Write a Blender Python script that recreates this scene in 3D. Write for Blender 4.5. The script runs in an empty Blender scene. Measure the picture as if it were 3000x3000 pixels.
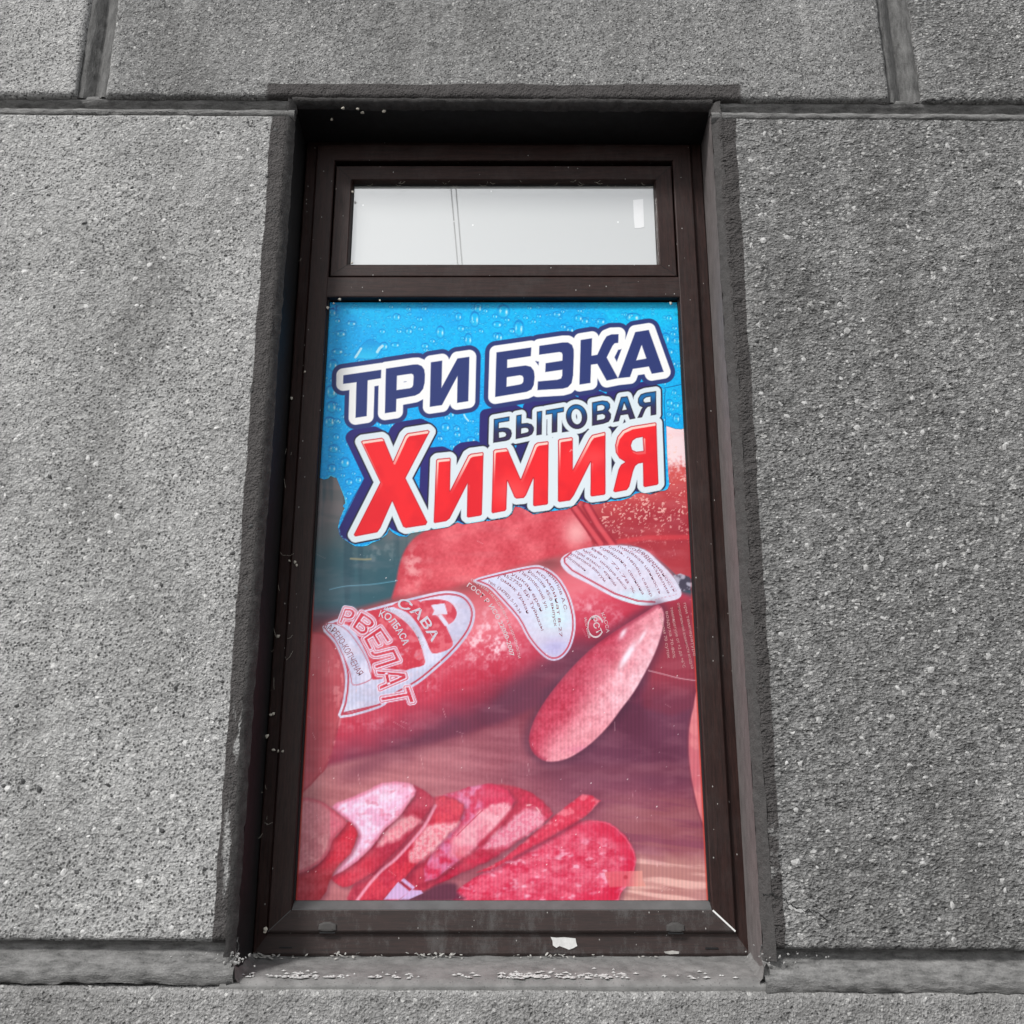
import bpy, bmesh, math, random
import numpy as np
from mathutils import Vector, Matrix

# ------------------------------------------------------------------ camera, sky, sun, exposure
sc = bpy.context.scene
col = sc.collection
F = 3000.0                        # focal length in photograph pixels (3000 px wide frame)
PITCH = math.atan(F / 9984.0)     # looking up 16.7 degrees
DIST, EYE = 2.3, 1.6
cam = bpy.data.cameras.new('camera'); cam_o = bpy.data.objects.new('camera', cam); col.objects.link(cam_o)
cam.sensor_width = 36; cam.lens = 36 * F / 3000; cam.clip_start = 0.05; cam.clip_end = 500
cam_o.location = (0, -DIST, EYE); cam_o.rotation_euler = (math.radians(90) + PITCH, 0, 0)
sc.camera = cam_o

SUN_EL, SUN_AZ = math.radians(41), math.radians(-40)      # azimuth from straight out of the wall, minus = left
world = bpy.data.worlds.new('World'); sc.world = world; world.use_nodes = True
wn = world.node_tree.nodes; wl = world.node_tree.links
bg = wn['Background']; bg.inputs['Strength'].default_value = 0.09
sky = wn.new('ShaderNodeTexSky'); sky.sky_type = 'NISHITA'; sky.sun_disc = False
sky.sun_elevation = SUN_EL; sky.air_density = 1.0; sky.dust_density = 1.5; sky.ozone_density = 0.6
sky.sun_rotation = math.pi + SUN_AZ * -1
hs = wn.new('ShaderNodeHueSaturation'); hs.inputs['Saturation'].default_value = 0.10   # thin even cloud: the blue is gone
wl.new(sky.outputs[0], hs.inputs['Color']); wl.new(hs.outputs[0], bg.inputs['Color'])
sun = bpy.data.lights.new('sun', 'SUN'); sun.energy = 1.5; sun.angle = math.radians(10); sun.color = (1, 0.985, 0.96)
sun_o = bpy.data.objects.new('sun', sun); col.objects.link(sun_o)
sdir = Vector((math.sin(SUN_AZ) * math.cos(SUN_EL), -math.cos(SUN_AZ) * math.cos(SUN_EL), math.sin(SUN_EL)))
sun_o.rotation_euler = sdir.to_track_quat('Z', 'Y').to_euler(); sun_o.location = sdir * 12
vs = sc.view_settings; vs.view_transform = 'Standard'; vs.look = 'None'; vs.exposure = 0.90; vs.gamma = 1.0
sc.cycles.use_denoising = True; sc.cycles.denoiser = 'OPENIMAGEDENOISE'; sc.cycles.denoising_prefilter = 'ACCURATE'
sc.cycles.max_bounces = 4; sc.cycles.diffuse_bounces = 3

# ------------------------------------------------------------------ helpers
rnd = random.Random(7)
CP, SP = math.cos(PITCH), math.sin(PITCH)
def bp(x, y, Y):
    """a photograph pixel put on the plane at depth Y (works on arrays too)"""
    a = (np.asarray(x, float) - 1500) / F; b = -(np.asarray(y, float) - 1500) / F
    t = (Y + DIST) / (CP - b * SP)
    return a * t, (SP + b * CP) * t + EYE
def fp(X, Z, Y):
    """point to photograph pixel: lets a print be drawn in the photograph's own measurements"""
    dy = Y + DIST; dz = Z - EYE
    dep = dy * CP + dz * SP; up = dz * CP - dy * SP
    return 1500 + F * X / dep, 1500 - F * up / dep
def mesh_obj(name, verts, faces, m=None, parent=None, smooth=False):
    me = bpy.data.meshes.new(name); me.from_pydata([tuple(v) for v in verts], [], faces); me.update()
    o = bpy.data.objects.new(name, me); col.objects.link(o)
    if m: me.materials.append(m)
    if parent: o.parent = parent
    if smooth: me.polygons.foreach_set('use_smooth', [True] * len(me.polygons))
    return o
def quads_obj(name, V, Q, m=None, parent=None, smooth=True, tris=None):
    """fast big mesh from numpy arrays"""
    me = bpy.data.meshes.new(name); nq = len(Q); nt = 0 if tris is None else len(tris)
    me.vertices.add(len(V)); me.vertices.foreach_set('co', np.asarray(V, np.float32).ravel())
    loops = np.asarray(Q, np.int32).ravel(); starts = np.arange(nq) * 4; tot = np.full(nq, 4)
    if nt:
        loops = np.concatenate([loops, np.asarray(tris, np.int32).ravel()])
        starts = np.concatenate([starts, nq * 4 + np.arange(nt) * 3]); tot = np.concatenate([tot, np.full(nt, 3)])
    me.loops.add(len(loops)); me.loops.foreach_set('vertex_index', loops.astype(np.int32))
    me.polygons.add(nq + nt); me.polygons.foreach_set('loop_start', starts.astype(np.int32)); me.polygons.foreach_set('loop_total', tot.astype(np.int32))
    me.polygons.foreach_set('use_smooth', np.full(nq + nt, smooth)); me.update(calc_edges=True); me.validate()
    o = bpy.data.objects.new(name, me); col.objects.link(o)
    if m: me.materials.append(m)
    if parent: o.parent = parent
    return o
def empty(name, loc, label, cat, group=None):
    o = bpy.data.objects.new(name, None); col.objects.link(o); o.location = loc; o.empty_display_size = 0.1
    return tag(o, label, cat, group)
def tag(o, label, cat, group=None):
    o['label'] = label; o['category'] = cat
    if group: o['group'] = group
    return o
def attach(o, p):
    """parent without moving: children keep world coordinates as mesh coordinates"""
    o.parent = p; o.matrix_parent_inverse = Matrix.Translation(p.location).inverted()
    return o

# numpy value noise
_tab = {}
def vnoise(u, v, seed=0):
    if seed not in _tab: _tab[seed] = np.random.RandomState(seed).rand(256, 256)
    r = _tab[seed]
    iu = np.floor(u).astype(int); iv = np.floor(v).astype(int); fu = u - iu; fv = v - iv
    fu = fu * fu * (3 - 2 * fu); fv = fv * fv * (3 - 2 * fv)
    a = r[iu % 256, iv % 256]; b = r[(iu + 1) % 256, iv % 256]; c = r[iu % 256, (iv + 1) % 256]; d = r[(iu + 1) % 256, (iv + 1) % 256]
    return (a * (1 - fu) + b * fu) * (1 - fv) + (c * (1 - fu) + d * fu) * fv
def fbm(u, v, seed=0, oct=4, gain=0.5):
    s = 0; amp = 1; tot = 0
    for i in range(oct):
        c, q = math.cos(i * 0.9), math.sin(i * 0.9); k = 1.93 ** i
        s = s + amp * vnoise((u * c - v * q) * k + 17.3 * i, (u * q + v * c) * k + 5.1 * i, seed + i); tot += amp; amp *= gain
    return s / tot

# ------------------------------------------------------------------ materials
class NT:
    def __init__(self, name):
        self.m = bpy.data.materials.new(name); self.m.use_nodes = True
        self.t = self.m.node_tree; self.n = self.t.nodes; self.l = self.t.links
        self.b = self.n['Principled BSDF']; self.out = self.n['Material Output']
        self.co = self.n.new('ShaderNodeTexCoord').outputs['Object']
    def link(self, a, b): self.l.new(a, b)
    def val(self, sock, v):
        if hasattr(v, 'is_output'): self.l.new(v, sock)
        else: sock.default_value = v
    def mapping(self, scale=(1, 1, 1), rot=(0, 0, 0), loc=(0, 0, 0), co=None):
        n = self.n.new('ShaderNodeMapping'); n.inputs['Scale'].default_value = scale; n.inputs['Rotation'].default_value = rot; n.inputs['Location'].default_value = loc
        self.link(co or self.co, n.inputs['Vector']); return n.outputs[0]
    def noise(self, scale, detail=3, rough=0.6, co=None, dist=0.0):
        n = self.n.new('ShaderNodeTexNoise'); n.inputs['Scale'].default_value = scale; n.inputs['Detail'].default_value = detail
        n.inputs['Roughness'].default_value = rough; n.inputs['Distortion'].default_value = dist
        self.link(co or self.co, n.inputs['Vector']); return n.outputs[0]
    def voro(self, scale, co=None, feature='F1', out='Distance'):
        n = self.n.new('ShaderNodeTexVoronoi'); n.inputs['Scale'].default_value = scale; n.feature = feature
        self.link(co or self.co, n.inputs['Vector']); return n.outputs[out]
    def ramp(self, fac, stops, interp='LINEAR'):
        n = self.n.new('ShaderNodeValToRGB'); n.color_ramp.interpolation = interp
        e = n.color_ramp.elements
        while len(e) < len(stops): e.new(0.5)
        for k, (p, c) in enumerate(stops):
            e[k].position = p; e[k].color = (c, c, c, 1) if not hasattr(c, '__len__') else (*c, 1)
        self.link(fac, n.inputs[0]); return n.outputs[0]
    def math(self, op, a, b=0.0, c=None, clamp=False):
        n = self.n.new('ShaderNodeMath'); n.operation = op; n.use_clamp = clamp
        self.val(n.inputs[0], a); self.val(n.inputs[1], b)
        if c is not None: self.val(n.inputs[2], c)
        return n.outputs[0]
    def mix(self, f, a, b, blend='MIX'):
        n = self.n.new('ShaderNodeMix'); n.data_type = 'RGBA'; n.blend_type = blend
        self.val(n.inputs[0], f)
        for k, v in ((6, a), (7, b)):
            if hasattr(v, 'is_output'): self.link(v, n.inputs[k])
            else: n.inputs[k].default_value = (*v, 1) if hasattr(v, '__len__') else (v, v, v, 1)
        return n.outputs[2]
    def bump(self, h, strength, dist, normal=None):
        n = self.n.new('ShaderNodeBump'); n.inputs['Strength'].default_value = strength; n.inputs['Distance'].default_value = dist
        self.link(h, n.inputs['Height'])
        if normal: self.link(normal, n.inputs['Normal'])
        return n.outputs[0]
    def xyz(self):
        n = self.n.new('ShaderNodeSeparateXYZ'); self.link(self.co, n.inputs[0]); return n.outputs
    def base(self, c): self.val(self.b.inputs['Base Color'], c if hasattr(c, 'is_output') else (*c, 1))
    def rough(self, r): self.val(self.b.inputs['Roughness'], r)
    def normal(self, s): self.link(s, self.b.inputs['Normal'])

def sstep(nt, v, lo, hi):
    n = nt.n.new('ShaderNodeMapRange'); n.interpolation_type = 'SMOOTHSTEP'
    n.inputs['From Min'].default_value = lo; n.inputs['From Max'].default_value = hi
    nt.link(v, n.inputs['Value']); return n.outputs[0]

PAINT = (0.062, 0.058, 0.057)
def roughcast(name, lo, hi, paint=None, coarse=1.0, stretch=1.0, seed=0.0, speck=1.0, pits=1.0, bump=0.0068):
    """rough cement render with light stone grit; paint = function(nt) giving a 0..1 mask of dark brushed paint"""
    nt = NT(name)
    co = nt.mapping((1, 1, stretch), loc=(seed, seed * 1.7, -seed))
    big = nt.noise(4.0, 3, 0.6, co); fine = nt.noise(120 / coarse, 3, 0.75, co); mid = nt.noise(34 / coarse, 2, 0.6, co)
    def cells(scale, off):
        n = nt.n.new('ShaderNodeTexVoronoi'); n.inputs['Scale'].default_value = scale; nt.link(nt.mapping((1, 1, stretch), loc=(seed + off, off, seed)), n.inputs['Vector'])
        q = nt.n.new('ShaderNodeSeparateColor'); nt.link(n.outputs['Color'], q.inputs[0]); return n.outputs['Distance'], q.outputs
    dA, cA = cells(205 / coarse, 1.0); dB, cB = cells(88 / coarse, 4.0)
    f = nt.math('MULTIPLY_ADD', fine, 0.62, nt.math('MULTIPLY_ADD', big, 0.20, nt.math('MULTIPLY', cA[0], 0.18)))
    c = nt.ramp(f, [(0.33, lo), (0.5, [(a + b) / 2 for a, b in zip(lo, hi)]), (0.67, hi)])
    dk = nt.math('MULTIPLY', nt.math('GREATER_THAN', cA[1], 1 - 0.13 * pits), sstep(nt, dA, 0.62, 0.30))        # dark specks: shade of small pits painted in
    c = nt.mix(nt.math('MULTIPLY', dk, 0.8), c, (0.035, 0.035, 0.035))
    lt = nt.math('MULTIPLY', nt.math('GREATER_THAN', cA[2], 1 - 0.09 * speck), sstep(nt, dA, 0.6, 0.3))              # pale sand grains
    c = nt.mix(nt.math('MULTIPLY', lt, 0.75), c, (0.58, 0.575, 0.56))
    lb = nt.math('MULTIPLY', nt.math('GREATER_THAN', cB[0], 1 - 0.05 * speck), sstep(nt, dB, 0.40, 0.30))            # larger pale grains
    c = nt.mix(nt.math('MULTIPLY', lb, 0.8), c, (0.60, 0.595, 0.58))
    st = nt.noise(2.3, 4, 0.62, nt.mapping((1.6, 1, 0.55), loc=(seed * 3, 0, seed)))                                  # sooty patches
    c = nt.mix(nt.math('MULTIPLY', sstep(nt, st, 0.44, 0.70), 0.42), c, (0.10, 0.098, 0.095))
    rs = nt.noise(5.5, 4, 0.65, nt.mapping((2.6, 1, 0.30), loc=(seed, 2, 1)))                                         # rain streaks
    c = nt.mix(nt.math('MULTIPLY', sstep(nt, rs, 0.52, 0.74), 0.30), c, (0.52, 0.515, 0.505))
    if paint:
        pc = nt.mix(nt.ramp(nt.noise(60, 3, 0.7), [(0.3, 0), (0.75, 1)]), PAINT, [a * 1.5 for a in PAINT])
        c = nt.mix(paint(nt), c, pc)
    nt.base(c)
    h = nt.math('MULTIPLY_ADD', fine, 1.0, nt.math('MULTIPLY_ADD', mid, 0.9, nt.math('MULTIPLY', dA, 0.32)))
    h = nt.math('SUBTRACT', h, nt.math('MULTIPLY', nt.math('GREATER_THAN', cB[1], 0.90), nt.math('MULTIPLY', sstep(nt, dB, 0.36, 0.1), 0.5)))
    nt.normal(nt.bump(h, 1.0, bump * coarse))
    nt.rough(0.92); nt.b.inputs['Specular IOR Level'].default_value = 0.25
    return nt.m

def line_mask(axis, a, k, ref, sign, wob=0.0025):
    """mask of one side of a slightly wavering straight brush edge: coordinate = a + k*(other-ref)"""
    def f(nt):
        o = nt.xyz(); x, z = o[0], o[2]
        main, oth = (x, z) if axis == 'x' else (z, x)
        edge = nt.math('MULTIPLY_ADD', nt.math('SUBTRACT', oth, ref), k, a)
        w = nt.math('MULTIPLY', nt.math('SUBTRACT', nt.noise(9, 3, 0.55), 0.5), wob * 6)
        d = nt.math('MULTIPLY', nt.math('SUBTRACT', main, nt.math('ADD', edge, w)), sign)
        return sstep(nt, d, -0.0012, 0.0012)
    return f
def paint_left(nt):
    m = line_mask('x', -0.631, -0.006, 2.3, 1)(nt)
    o = nt.xyz()          # flaked back to the render low on the left
    fl = nt.math('MULTIPLY', sstep(nt, nt.noise(11, 5, 0.65, nt.mapping((2.2, 1, 0.5))), 0.5, 0.56),
                 nt.math('MULTIPLY', sstep(nt, o[2], 2.02, 1.9), sstep(nt, o[0], -0.622, -0.612)))
    return nt.math('MULTIPLY', m, nt.math('SUBTRACT', 1.0, nt.math('MULTIPLY', fl, 0.75)))
def paint_right(nt):
    m = line_mask('x', 0.580, 0.011, 2.3, -1, 0.0035)(nt); o = nt.xyz()
    fl = nt.math('MULTIPLY', sstep(nt, nt.noise(13, 5, 0.65), 0.54, 0.6), sstep(nt, o[2], 1.75, 1.55))
    return nt.math('MULTIPLY', m, nt.math('SUBTRACT', 1.0, nt.math('MULTIPLY', fl, 0.7)))
def paint_lintel(nt):
    o = nt.xyz(); m = line_mask('z', 3.489, -0.004, 0, -1)(nt)
    wob = nt.math('MULTIPLY', nt.math('SUBTRACT', nt.noise(14, 3, 0.6), 0.5), 0.03)
    xx = nt.math('ADD', o[0], wob)
    return nt.math('MULTIPLY', m, nt.math('MULTIPLY', sstep(nt, xx, -0.668, -0.652), sstep(nt, xx, 0.620, 0.606)))

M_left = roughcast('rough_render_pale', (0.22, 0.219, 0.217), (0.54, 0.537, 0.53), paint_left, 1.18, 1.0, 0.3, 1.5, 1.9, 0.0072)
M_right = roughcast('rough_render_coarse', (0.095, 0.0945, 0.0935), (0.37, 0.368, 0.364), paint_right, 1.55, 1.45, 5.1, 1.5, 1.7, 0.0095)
M_lint = roughcast('rough_render_lintel', (0.12, 0.1195, 0.118), (0.38, 0.378, 0.374), paint_lintel, 1.0, 1.0, 9.4, 0.8, 1.5)
M_plain = roughcast('rough_render_plain', (0.17, 0.168, 0.165), (0.41, 0.405, 0.40), None, 1.1, 1.0, 2.2)

def smooth_cement(name, c, var=0.35, bump=0.0015, streak=None, rough=0.85, scale=40):
    nt = NT(name); co = nt.mapping(streak) if streak else nt.co
    f = nt.noise(scale, 5, 0.65, co); g = nt.noise(260, 3, 0.6)
    nt.base(nt.mix(nt.ramp(nt.math('MULTIPLY_ADD', f, 0.75, nt.math('MULTIPLY', g, 0.25)), [(0.3, 0), (0.7, 1)]), [x * (1 - var) for x in c], [x * (1 + var) for x in c]))
    nt.normal(nt.bump(nt.math('MULTIPLY_ADD', g, 0.4, f), 0.9, bump)); nt.rough(rough); nt.b.inputs['Specular IOR Level'].default_value = 0.3
    return nt.m
M_joint = smooth_cement('joint_plaster', (0.17, 0.168, 0.165), 0.7, 0.006, (0.6, 1, 2.2))
M_jointv = smooth_cement('joint_plaster_upright', (0.12, 0.119, 0.117), 0.6, 0.005, (2.4, 1, 0.5))
M_chip = smooth_cement('stone_grit', (0.54, 0.536, 0.528), 0.45, 0.0012, None, 0.85, 70)
M_chip2 = smooth_cement('grey_stone_grit', (0.43, 0.427, 0.42), 0.5, 0.0014, None, 0.85, 60)
M_pit_shade = smooth_cement('pit_shade', (0.06, 0.06, 0.06), 0.25, 0.0006, None, 0.7, 90)  # near-black colour standing for the shade inside pits
M_reveal_lit = smooth_cement('reveal_paint_lit', (0.15, 0.134, 0.132), 0.3, 0.0025, (1, 1, 0.5), 0.6)  # lit copy of the reveal paint: side light put into its colour
M_reveal_shaded = smooth_cement('reveal_paint_shaded', (0.016, 0.016, 0.017), 0.3, 0.0012, (1, 1, 0.5), 0.62)  # shaded copy of the same paint, for left reveal and soffit
M_chamfer = smooth_cement('dark_paint_rough', (0.06, 0.057, 0.056), 0.35, 0.004, None, 0.85, 70)
M_flake = smooth_cement('white_flaking_limewash', (0.46, 0.458, 0.45), 0.35, 0.002, None, 0.85, 110)
M_crumb = smooth_cement('plaster_crumb', (0.30, 0.297, 0.29), 0.5, 0.001)
M_crack = smooth_cement('crack_shadow_gap', (0.02, 0.02, 0.02), 0.1, 0.0005)

def sill_mat():
    nt = NT('cement_sill'); f = nt.noise(22, 5, 0.65); g = nt.noise(240, 3, 0.6)
    c = nt.mix(nt.ramp(f, [(0.3, 0), (0.7, 1)]), (0.125, 0.124, 0.121), (0.24, 0.237, 0.232))
    v = nt.voro(110); c = nt.mix(nt.math('MULTIPLY', nt.math('LESS_THAN', v, 0.16), 0.6), c, (0.06, 0.06, 0.06))
    nt.base(c); nt.normal(nt.bump(nt.math('MULTIPLY_ADD', g, 0.3, f), 0.8, 0.003)); nt.rough(0.9); return nt.m
M_sill = sill_mat()

def frame_mat(name, axis, dust=0.0):
    """brown wood-grain foil on plastic profile; dust = share of grey street dust on it"""
    nt = NT(name)
    s = (9, 9, 0.5) if axis == 'z' else (0.5, 9, 9)
    g1 = nt.noise(26, 5, 0.7, nt.mapping(s)); g2 = nt.noise(75, 3, 0.7, nt.mapping(s, loc=(3, 3, 3)))
    f = nt.math('MULTIPLY_ADD', g1, 0.6, nt.math('MULTIPLY', g2, 0.4))
    c = nt.mix(nt.ramp(f, [(0.34, 0), (0.66, 1)]), (0.007, 0.0028, 0.0024), (0.042, 0.0175, 0.0145))
    d = nt.noise(7, 6, 0.7); d2 = nt.noise(420, 2, 0.6); d3 = nt.noise(60, 5, 0.75, nt.mapping((1, 1, 0.35)))
    dm = nt.math('MULTIPLY', sstep(nt, nt.math('MULTIPLY_ADD', d, 0.5, nt.math('MULTIPLY_ADD', d3, 0.35, nt.math('MULTIPLY', d2, 0.15))), 0.40, 0.68), 0.25 + 0.75 * dust)
    if dust: dm = nt.math('MAXIMUM', dm, 0.28 * dust)
    c = nt.mix(nt.math('MULTIPLY', dm, 0.26 + 0.42 * dust), c, (0.13, 0.128, 0.126))
    spk = nt.voro(46, nt.mapping((1, 1, 0.6))); c = nt.mix(nt.math('MULTIPLY', nt.math('LESS_THAN', spk, 0.055), 0.7), c, (0.5, 0.49, 0.47))
    nt.base(c); nt.rough(nt.math('MULTIPLY_ADD', dm, 0.35, 0.45)); nt.normal(nt.bump(f, 0.35, 0.0008)); nt.b.inputs['Specular IOR Level'].default_value = 0.25
    return nt.m
M_fz = frame_mat('brown_foil_upright', 'z', 0.12); M_fx = frame_mat('brown_foil_level', 'x', 0.25)
M_rail = frame_mat('brown_foil_dusty', 'x', 1.0)
def plain(name, c, rough=0.5, spec=0.5, noise=0.2, sc_=60):
    nt = NT(name); f = nt.noise(sc_, 4, 0.6)
    nt.base(nt.mix(f, [x * (1 - noise) for x in c], [x * (1 + noise) for x in c])); nt.rough(rough); nt.b.inputs['Specular IOR Level'].default_value = spec
    return nt.m
M_gasket = plain('black_rubber_gasket', (0.012, 0.012, 0.013), 0.6, 0.3)
M_bead = plain('dusty_glazing_bead', (0.10, 0.103, 0.104), 0.6, 0.4, 0.35, 25)
M_cap = plain('dusty_plastic_cap', (0.062, 0.058, 0.056), 0.6, 0.4, 0.4, 90)
M_gap = plain('pale_plastic_core', (0.75, 0.75, 0.74), 0.5)
M_paper = plain('torn_white_paper', (0.62, 0.62, 0.61), 0.8, 0.3, 0.25, 120)
M_tape = None
M_coc = plain('pale_cocoon_silk', (0.62, 0.58, 0.50), 0.85, 0.2, 0.3, 300)
M_husk = plain('dry_husks', (0.38, 0.37, 0.35), 0.85, 0.2, 0.6, 120)
M_cable = plain('black_cable_sheath', (0.02, 0.02, 0.02), 0.5)
M_wood = plain('weathered_pole_wood', (0.16, 0.13, 0.10), 0.85, 0.3, 0.4, 14)
M_dark = plain('dark_interior', (0.02, 0.02, 0.02), 0.9)

# ------------------------------------------------------------------ ground
def asphalt():
    nt = NT('asphalt'); g = nt.noise(90, 4, 0.7); b = nt.noise(0.6, 4, 0.6)
    nt.base(nt.mix(nt.math('MULTIPLY_ADD', g, 0.6, nt.math('MULTIPLY', b, 0.4)), (0.035, 0.035, 0.036), (0.075, 0.074, 0.072)))
    nt.normal(nt.bump(g, 0.6, 0.006)); nt.rough(0.9); return nt.m
g = mesh_obj('ground', [(-120, -160, 0), (120, -160, 0), (120, 60, 0), (-120, 60, 0)], [(0, 1, 2, 3)], asphalt()); g['kind'] = 'structure'

# ------------------------------------------------------------------ the wall
SH = -0.0068                                # the courses run a hair out of level against the window
wall = empty('building_wall', (0, 0.3, 0), 'grey rough-cast building wall with recessed joints around the shop window', 'wall')
def block(x0, x1, z0, z1, m, step=0.006, rough=1.0, seed=0, r=0.012, edge=0.0025, sub=None, pits=()):
    nx = max(2, int((x1 - x0) / step)); nz = max(2, int((z1 - z0) / step))
    u, v = np.meshgrid(np.linspace(0, 1, nx + 1), np.linspace(0, 1, nz + 1), indexing='ij')
    X = x0 + u * (x1 - x0); Z = z0 + v * (z1 - z0)
    # ragged outer edges
    wx = (fbm(Z * 14, Z * 0 + seed, seed + 3, 4) - 0.5) * edge * 3; wz = (fbm(X * 14, X * 0 + seed, seed + 5, 4) - 0.5) * edge * 3
    X = X + wx * np.where((u == 0) | (u == 1), 1, 0); Z = Z + wz * np.where((v == 0) | (v == 1), 1, 0)
    e = np.minimum(np.minimum(X - x0, x1 - X), np.minimum(Z - z0, z1 - Z)).clip(0, r)
    rr = r * (1 + 0.8 * (fbm(X * 20, Z * 20, seed + 9, 2) - 0.5))
    q = 1 - e / r
    Y = rr * (1 - np.sqrt(np.clip(1 - q * q, 0, 1)))
    h = (fbm(X * 5, Z * 5, seed, 3) - 0.5) * 0.006 + (fbm(X * 32, Z * 48, seed + 20, 3) - 0.5) * 0.0055 * rough + (vnoise(X * 130, Z * 130, seed + 30) - 0.5) * 0.0018 * rough
    for (px_, pz_, pr, pd) in pits:
        d = np.hypot(X - px_, (Z - pz_) * 1.2); h = h - pd * np.exp(-(d / pr) ** 2)
    Y = Y - h
    V = np.stack([X, Y, Z + SH * X], -1).reshape(-1, 3)
    idx = np.arange((nx + 1) * (nz + 1)).reshape(nx + 1, nz + 1)
    Q = np.stack([idx[:-1, :-1], idx[1:, :-1], idx[1:, 1:], idx[:-1, 1:]], -1).reshape(-1, 4)
    ring = np.concatenate([idx[:, 0], idx[-1, 1:], idx[::-1, -1][1:], idx[0, ::-1][1:-1]])
    back = V[ring].copy(); back[:, 1] = 0.06
    n0 = len(V); nr = len(ring); k = np.arange(nr); kn = (k + 1) % nr
    S = np.stack([ring[kn], ring[k], n0 + k, n0 + kn], -1)
    o = quads_obj('stone_block', np.concatenate([V, back]), np.concatenate([Q, S]), m)
    attach(o, wall)
    return o, (X, Z, Y)

def chips(o, field, n, smin, smax, seed, excl=None, m=None, name='stone_grit', flat=0.2):
    """grit and pit-shade flecks bedded in one block: too many and too small to be picked out, one mesh"""
    X, Z, Y = field; R = np.random.RandomState(seed); V = []; T = []
    base = np.array([[1, 0, 0], [0.5, 0, 0.87], [-0.5, 0, 0.87], [-1, 0, 0], [-0.5, 0, -0.87], [0.5, 0, -0.87], [0, -1, 0]], float)
    while len(V) < n:
        i = R.randint(3, X.shape[0] - 3); j = R.randint(3, X.shape[1] - 3)
        x, z, y = X[i, j] + R.uniform(-.003, .003), Z[i, j] + R.uniform(-.003, .003), Y[i, j]
        if excl and excl(x, z): continue
        if abs(x) > 1.42 or z < 1.1 or z > 4.0: continue
        s = smin + (smax - smin) * R.rand() ** 2.6
        b = base.copy(); b[:6] *= R.uniform(0.55, 1.2, (6, 1)); b[:, 0] *= R.uniform(0.5, 1.0)
        b[6] = [R.uniform(-.4, .4), -flat * R.uniform(0.5, 1), R.uniform(-.4, .4)]
        a = R.uniform(0, 6.28); ca, sa = math.cos(a), math.sin(a)
        p = np.stack([b[:, 0] * ca - b[:, 2] * sa, b[:, 1], b[:, 0] * sa + b[:, 2] * ca], 1) * s
        p += [x, y - 0.0006, z + SH * x]; p[:6, 1] += 0.001
        V.append(p)
    for c in range(n):
        for k in range(6): T.append((c * 7 + (k + 1) % 6, c * 7 + k, c * 7 + 6))
    g = quads_obj(name, np.concatenate(V), np.zeros((0, 4), int), m or M_chip, None, False, np.array(T))
    g.parent = o; g['kind'] = 'stuff'
    return g

pitsL = [(-0.905, 2.98, 0.008, 0.007), (-0.88, 2.71, 0.006, 0.006), (-0.72, 2.97, 0.012, 0.006), (-0.70, 3.0, 0.014, 0.005), (-0.95, 1.76, 0.007, 0.006)]
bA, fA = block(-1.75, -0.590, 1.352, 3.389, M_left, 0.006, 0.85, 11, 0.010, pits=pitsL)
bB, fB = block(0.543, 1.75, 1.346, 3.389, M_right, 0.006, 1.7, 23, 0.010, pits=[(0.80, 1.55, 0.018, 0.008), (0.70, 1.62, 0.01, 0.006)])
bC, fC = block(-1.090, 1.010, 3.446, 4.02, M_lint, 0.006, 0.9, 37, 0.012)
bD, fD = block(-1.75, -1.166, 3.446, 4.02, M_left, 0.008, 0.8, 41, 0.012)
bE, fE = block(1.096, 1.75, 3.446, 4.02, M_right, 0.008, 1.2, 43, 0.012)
bH, fH = block(-1.75, 1.75, 0.66, 1.266, M_plain, 0.008, 1.0, 55, 0.014)
for (a, b_, c, d) in ((-9, -1.79, 3.446, 4.5), (1.79, 9, 3.446, 4.5), (-9, -1.79, 1.352, 3.398), (1.79, 9, 1.352, 3.398), (-9, -1.79, 0.66, 1.29), (1.79, 9, 0.66, 1.29), (-1.75, 1.75, 4.06, 4.5),
                     (-9, 0, 4.54, 5.4), (0.04, 9, 4.54, 5.4), (-9, 9, 5.44, 6.6), (-9, 0.3, 0, 0.62), (0.34, 9, 0, 0.62)):
    block(a, b_, c, d, M_plain, 0.09, 0.0, 60, 0.02, 0.0)
chips(bA, fA, 1700, 0.0020, 0.0098, 1, lambda x, z: x > -0.640)
chips(bB, fB, 1500, 0.0022, 0.0105, 2, lambda x, z: x < 0.600, M_chip2)
chips(bC, fC, 420, 0.0014, 0.0045, 3, lambda x, z: z < 3.50 and abs(x) < 0.66)
chips(bD, fD, 140, 0.0016, 0.006, 4); chips(bE, fE, 200, 0.0016, 0.006, 5)
chips(bA, fA, 420, 0.0020, 0.0085, 6, None, M_pit_shade, 'pit_shade', 0.3)  # dark flecks painted where larger pits would be in shade
chips(bB, fB, 300, 0.0020, 0.0080, 7, None, M_pit_shade, 'pit_shade', 0.3)  # same painted pit shade on the right block

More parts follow.
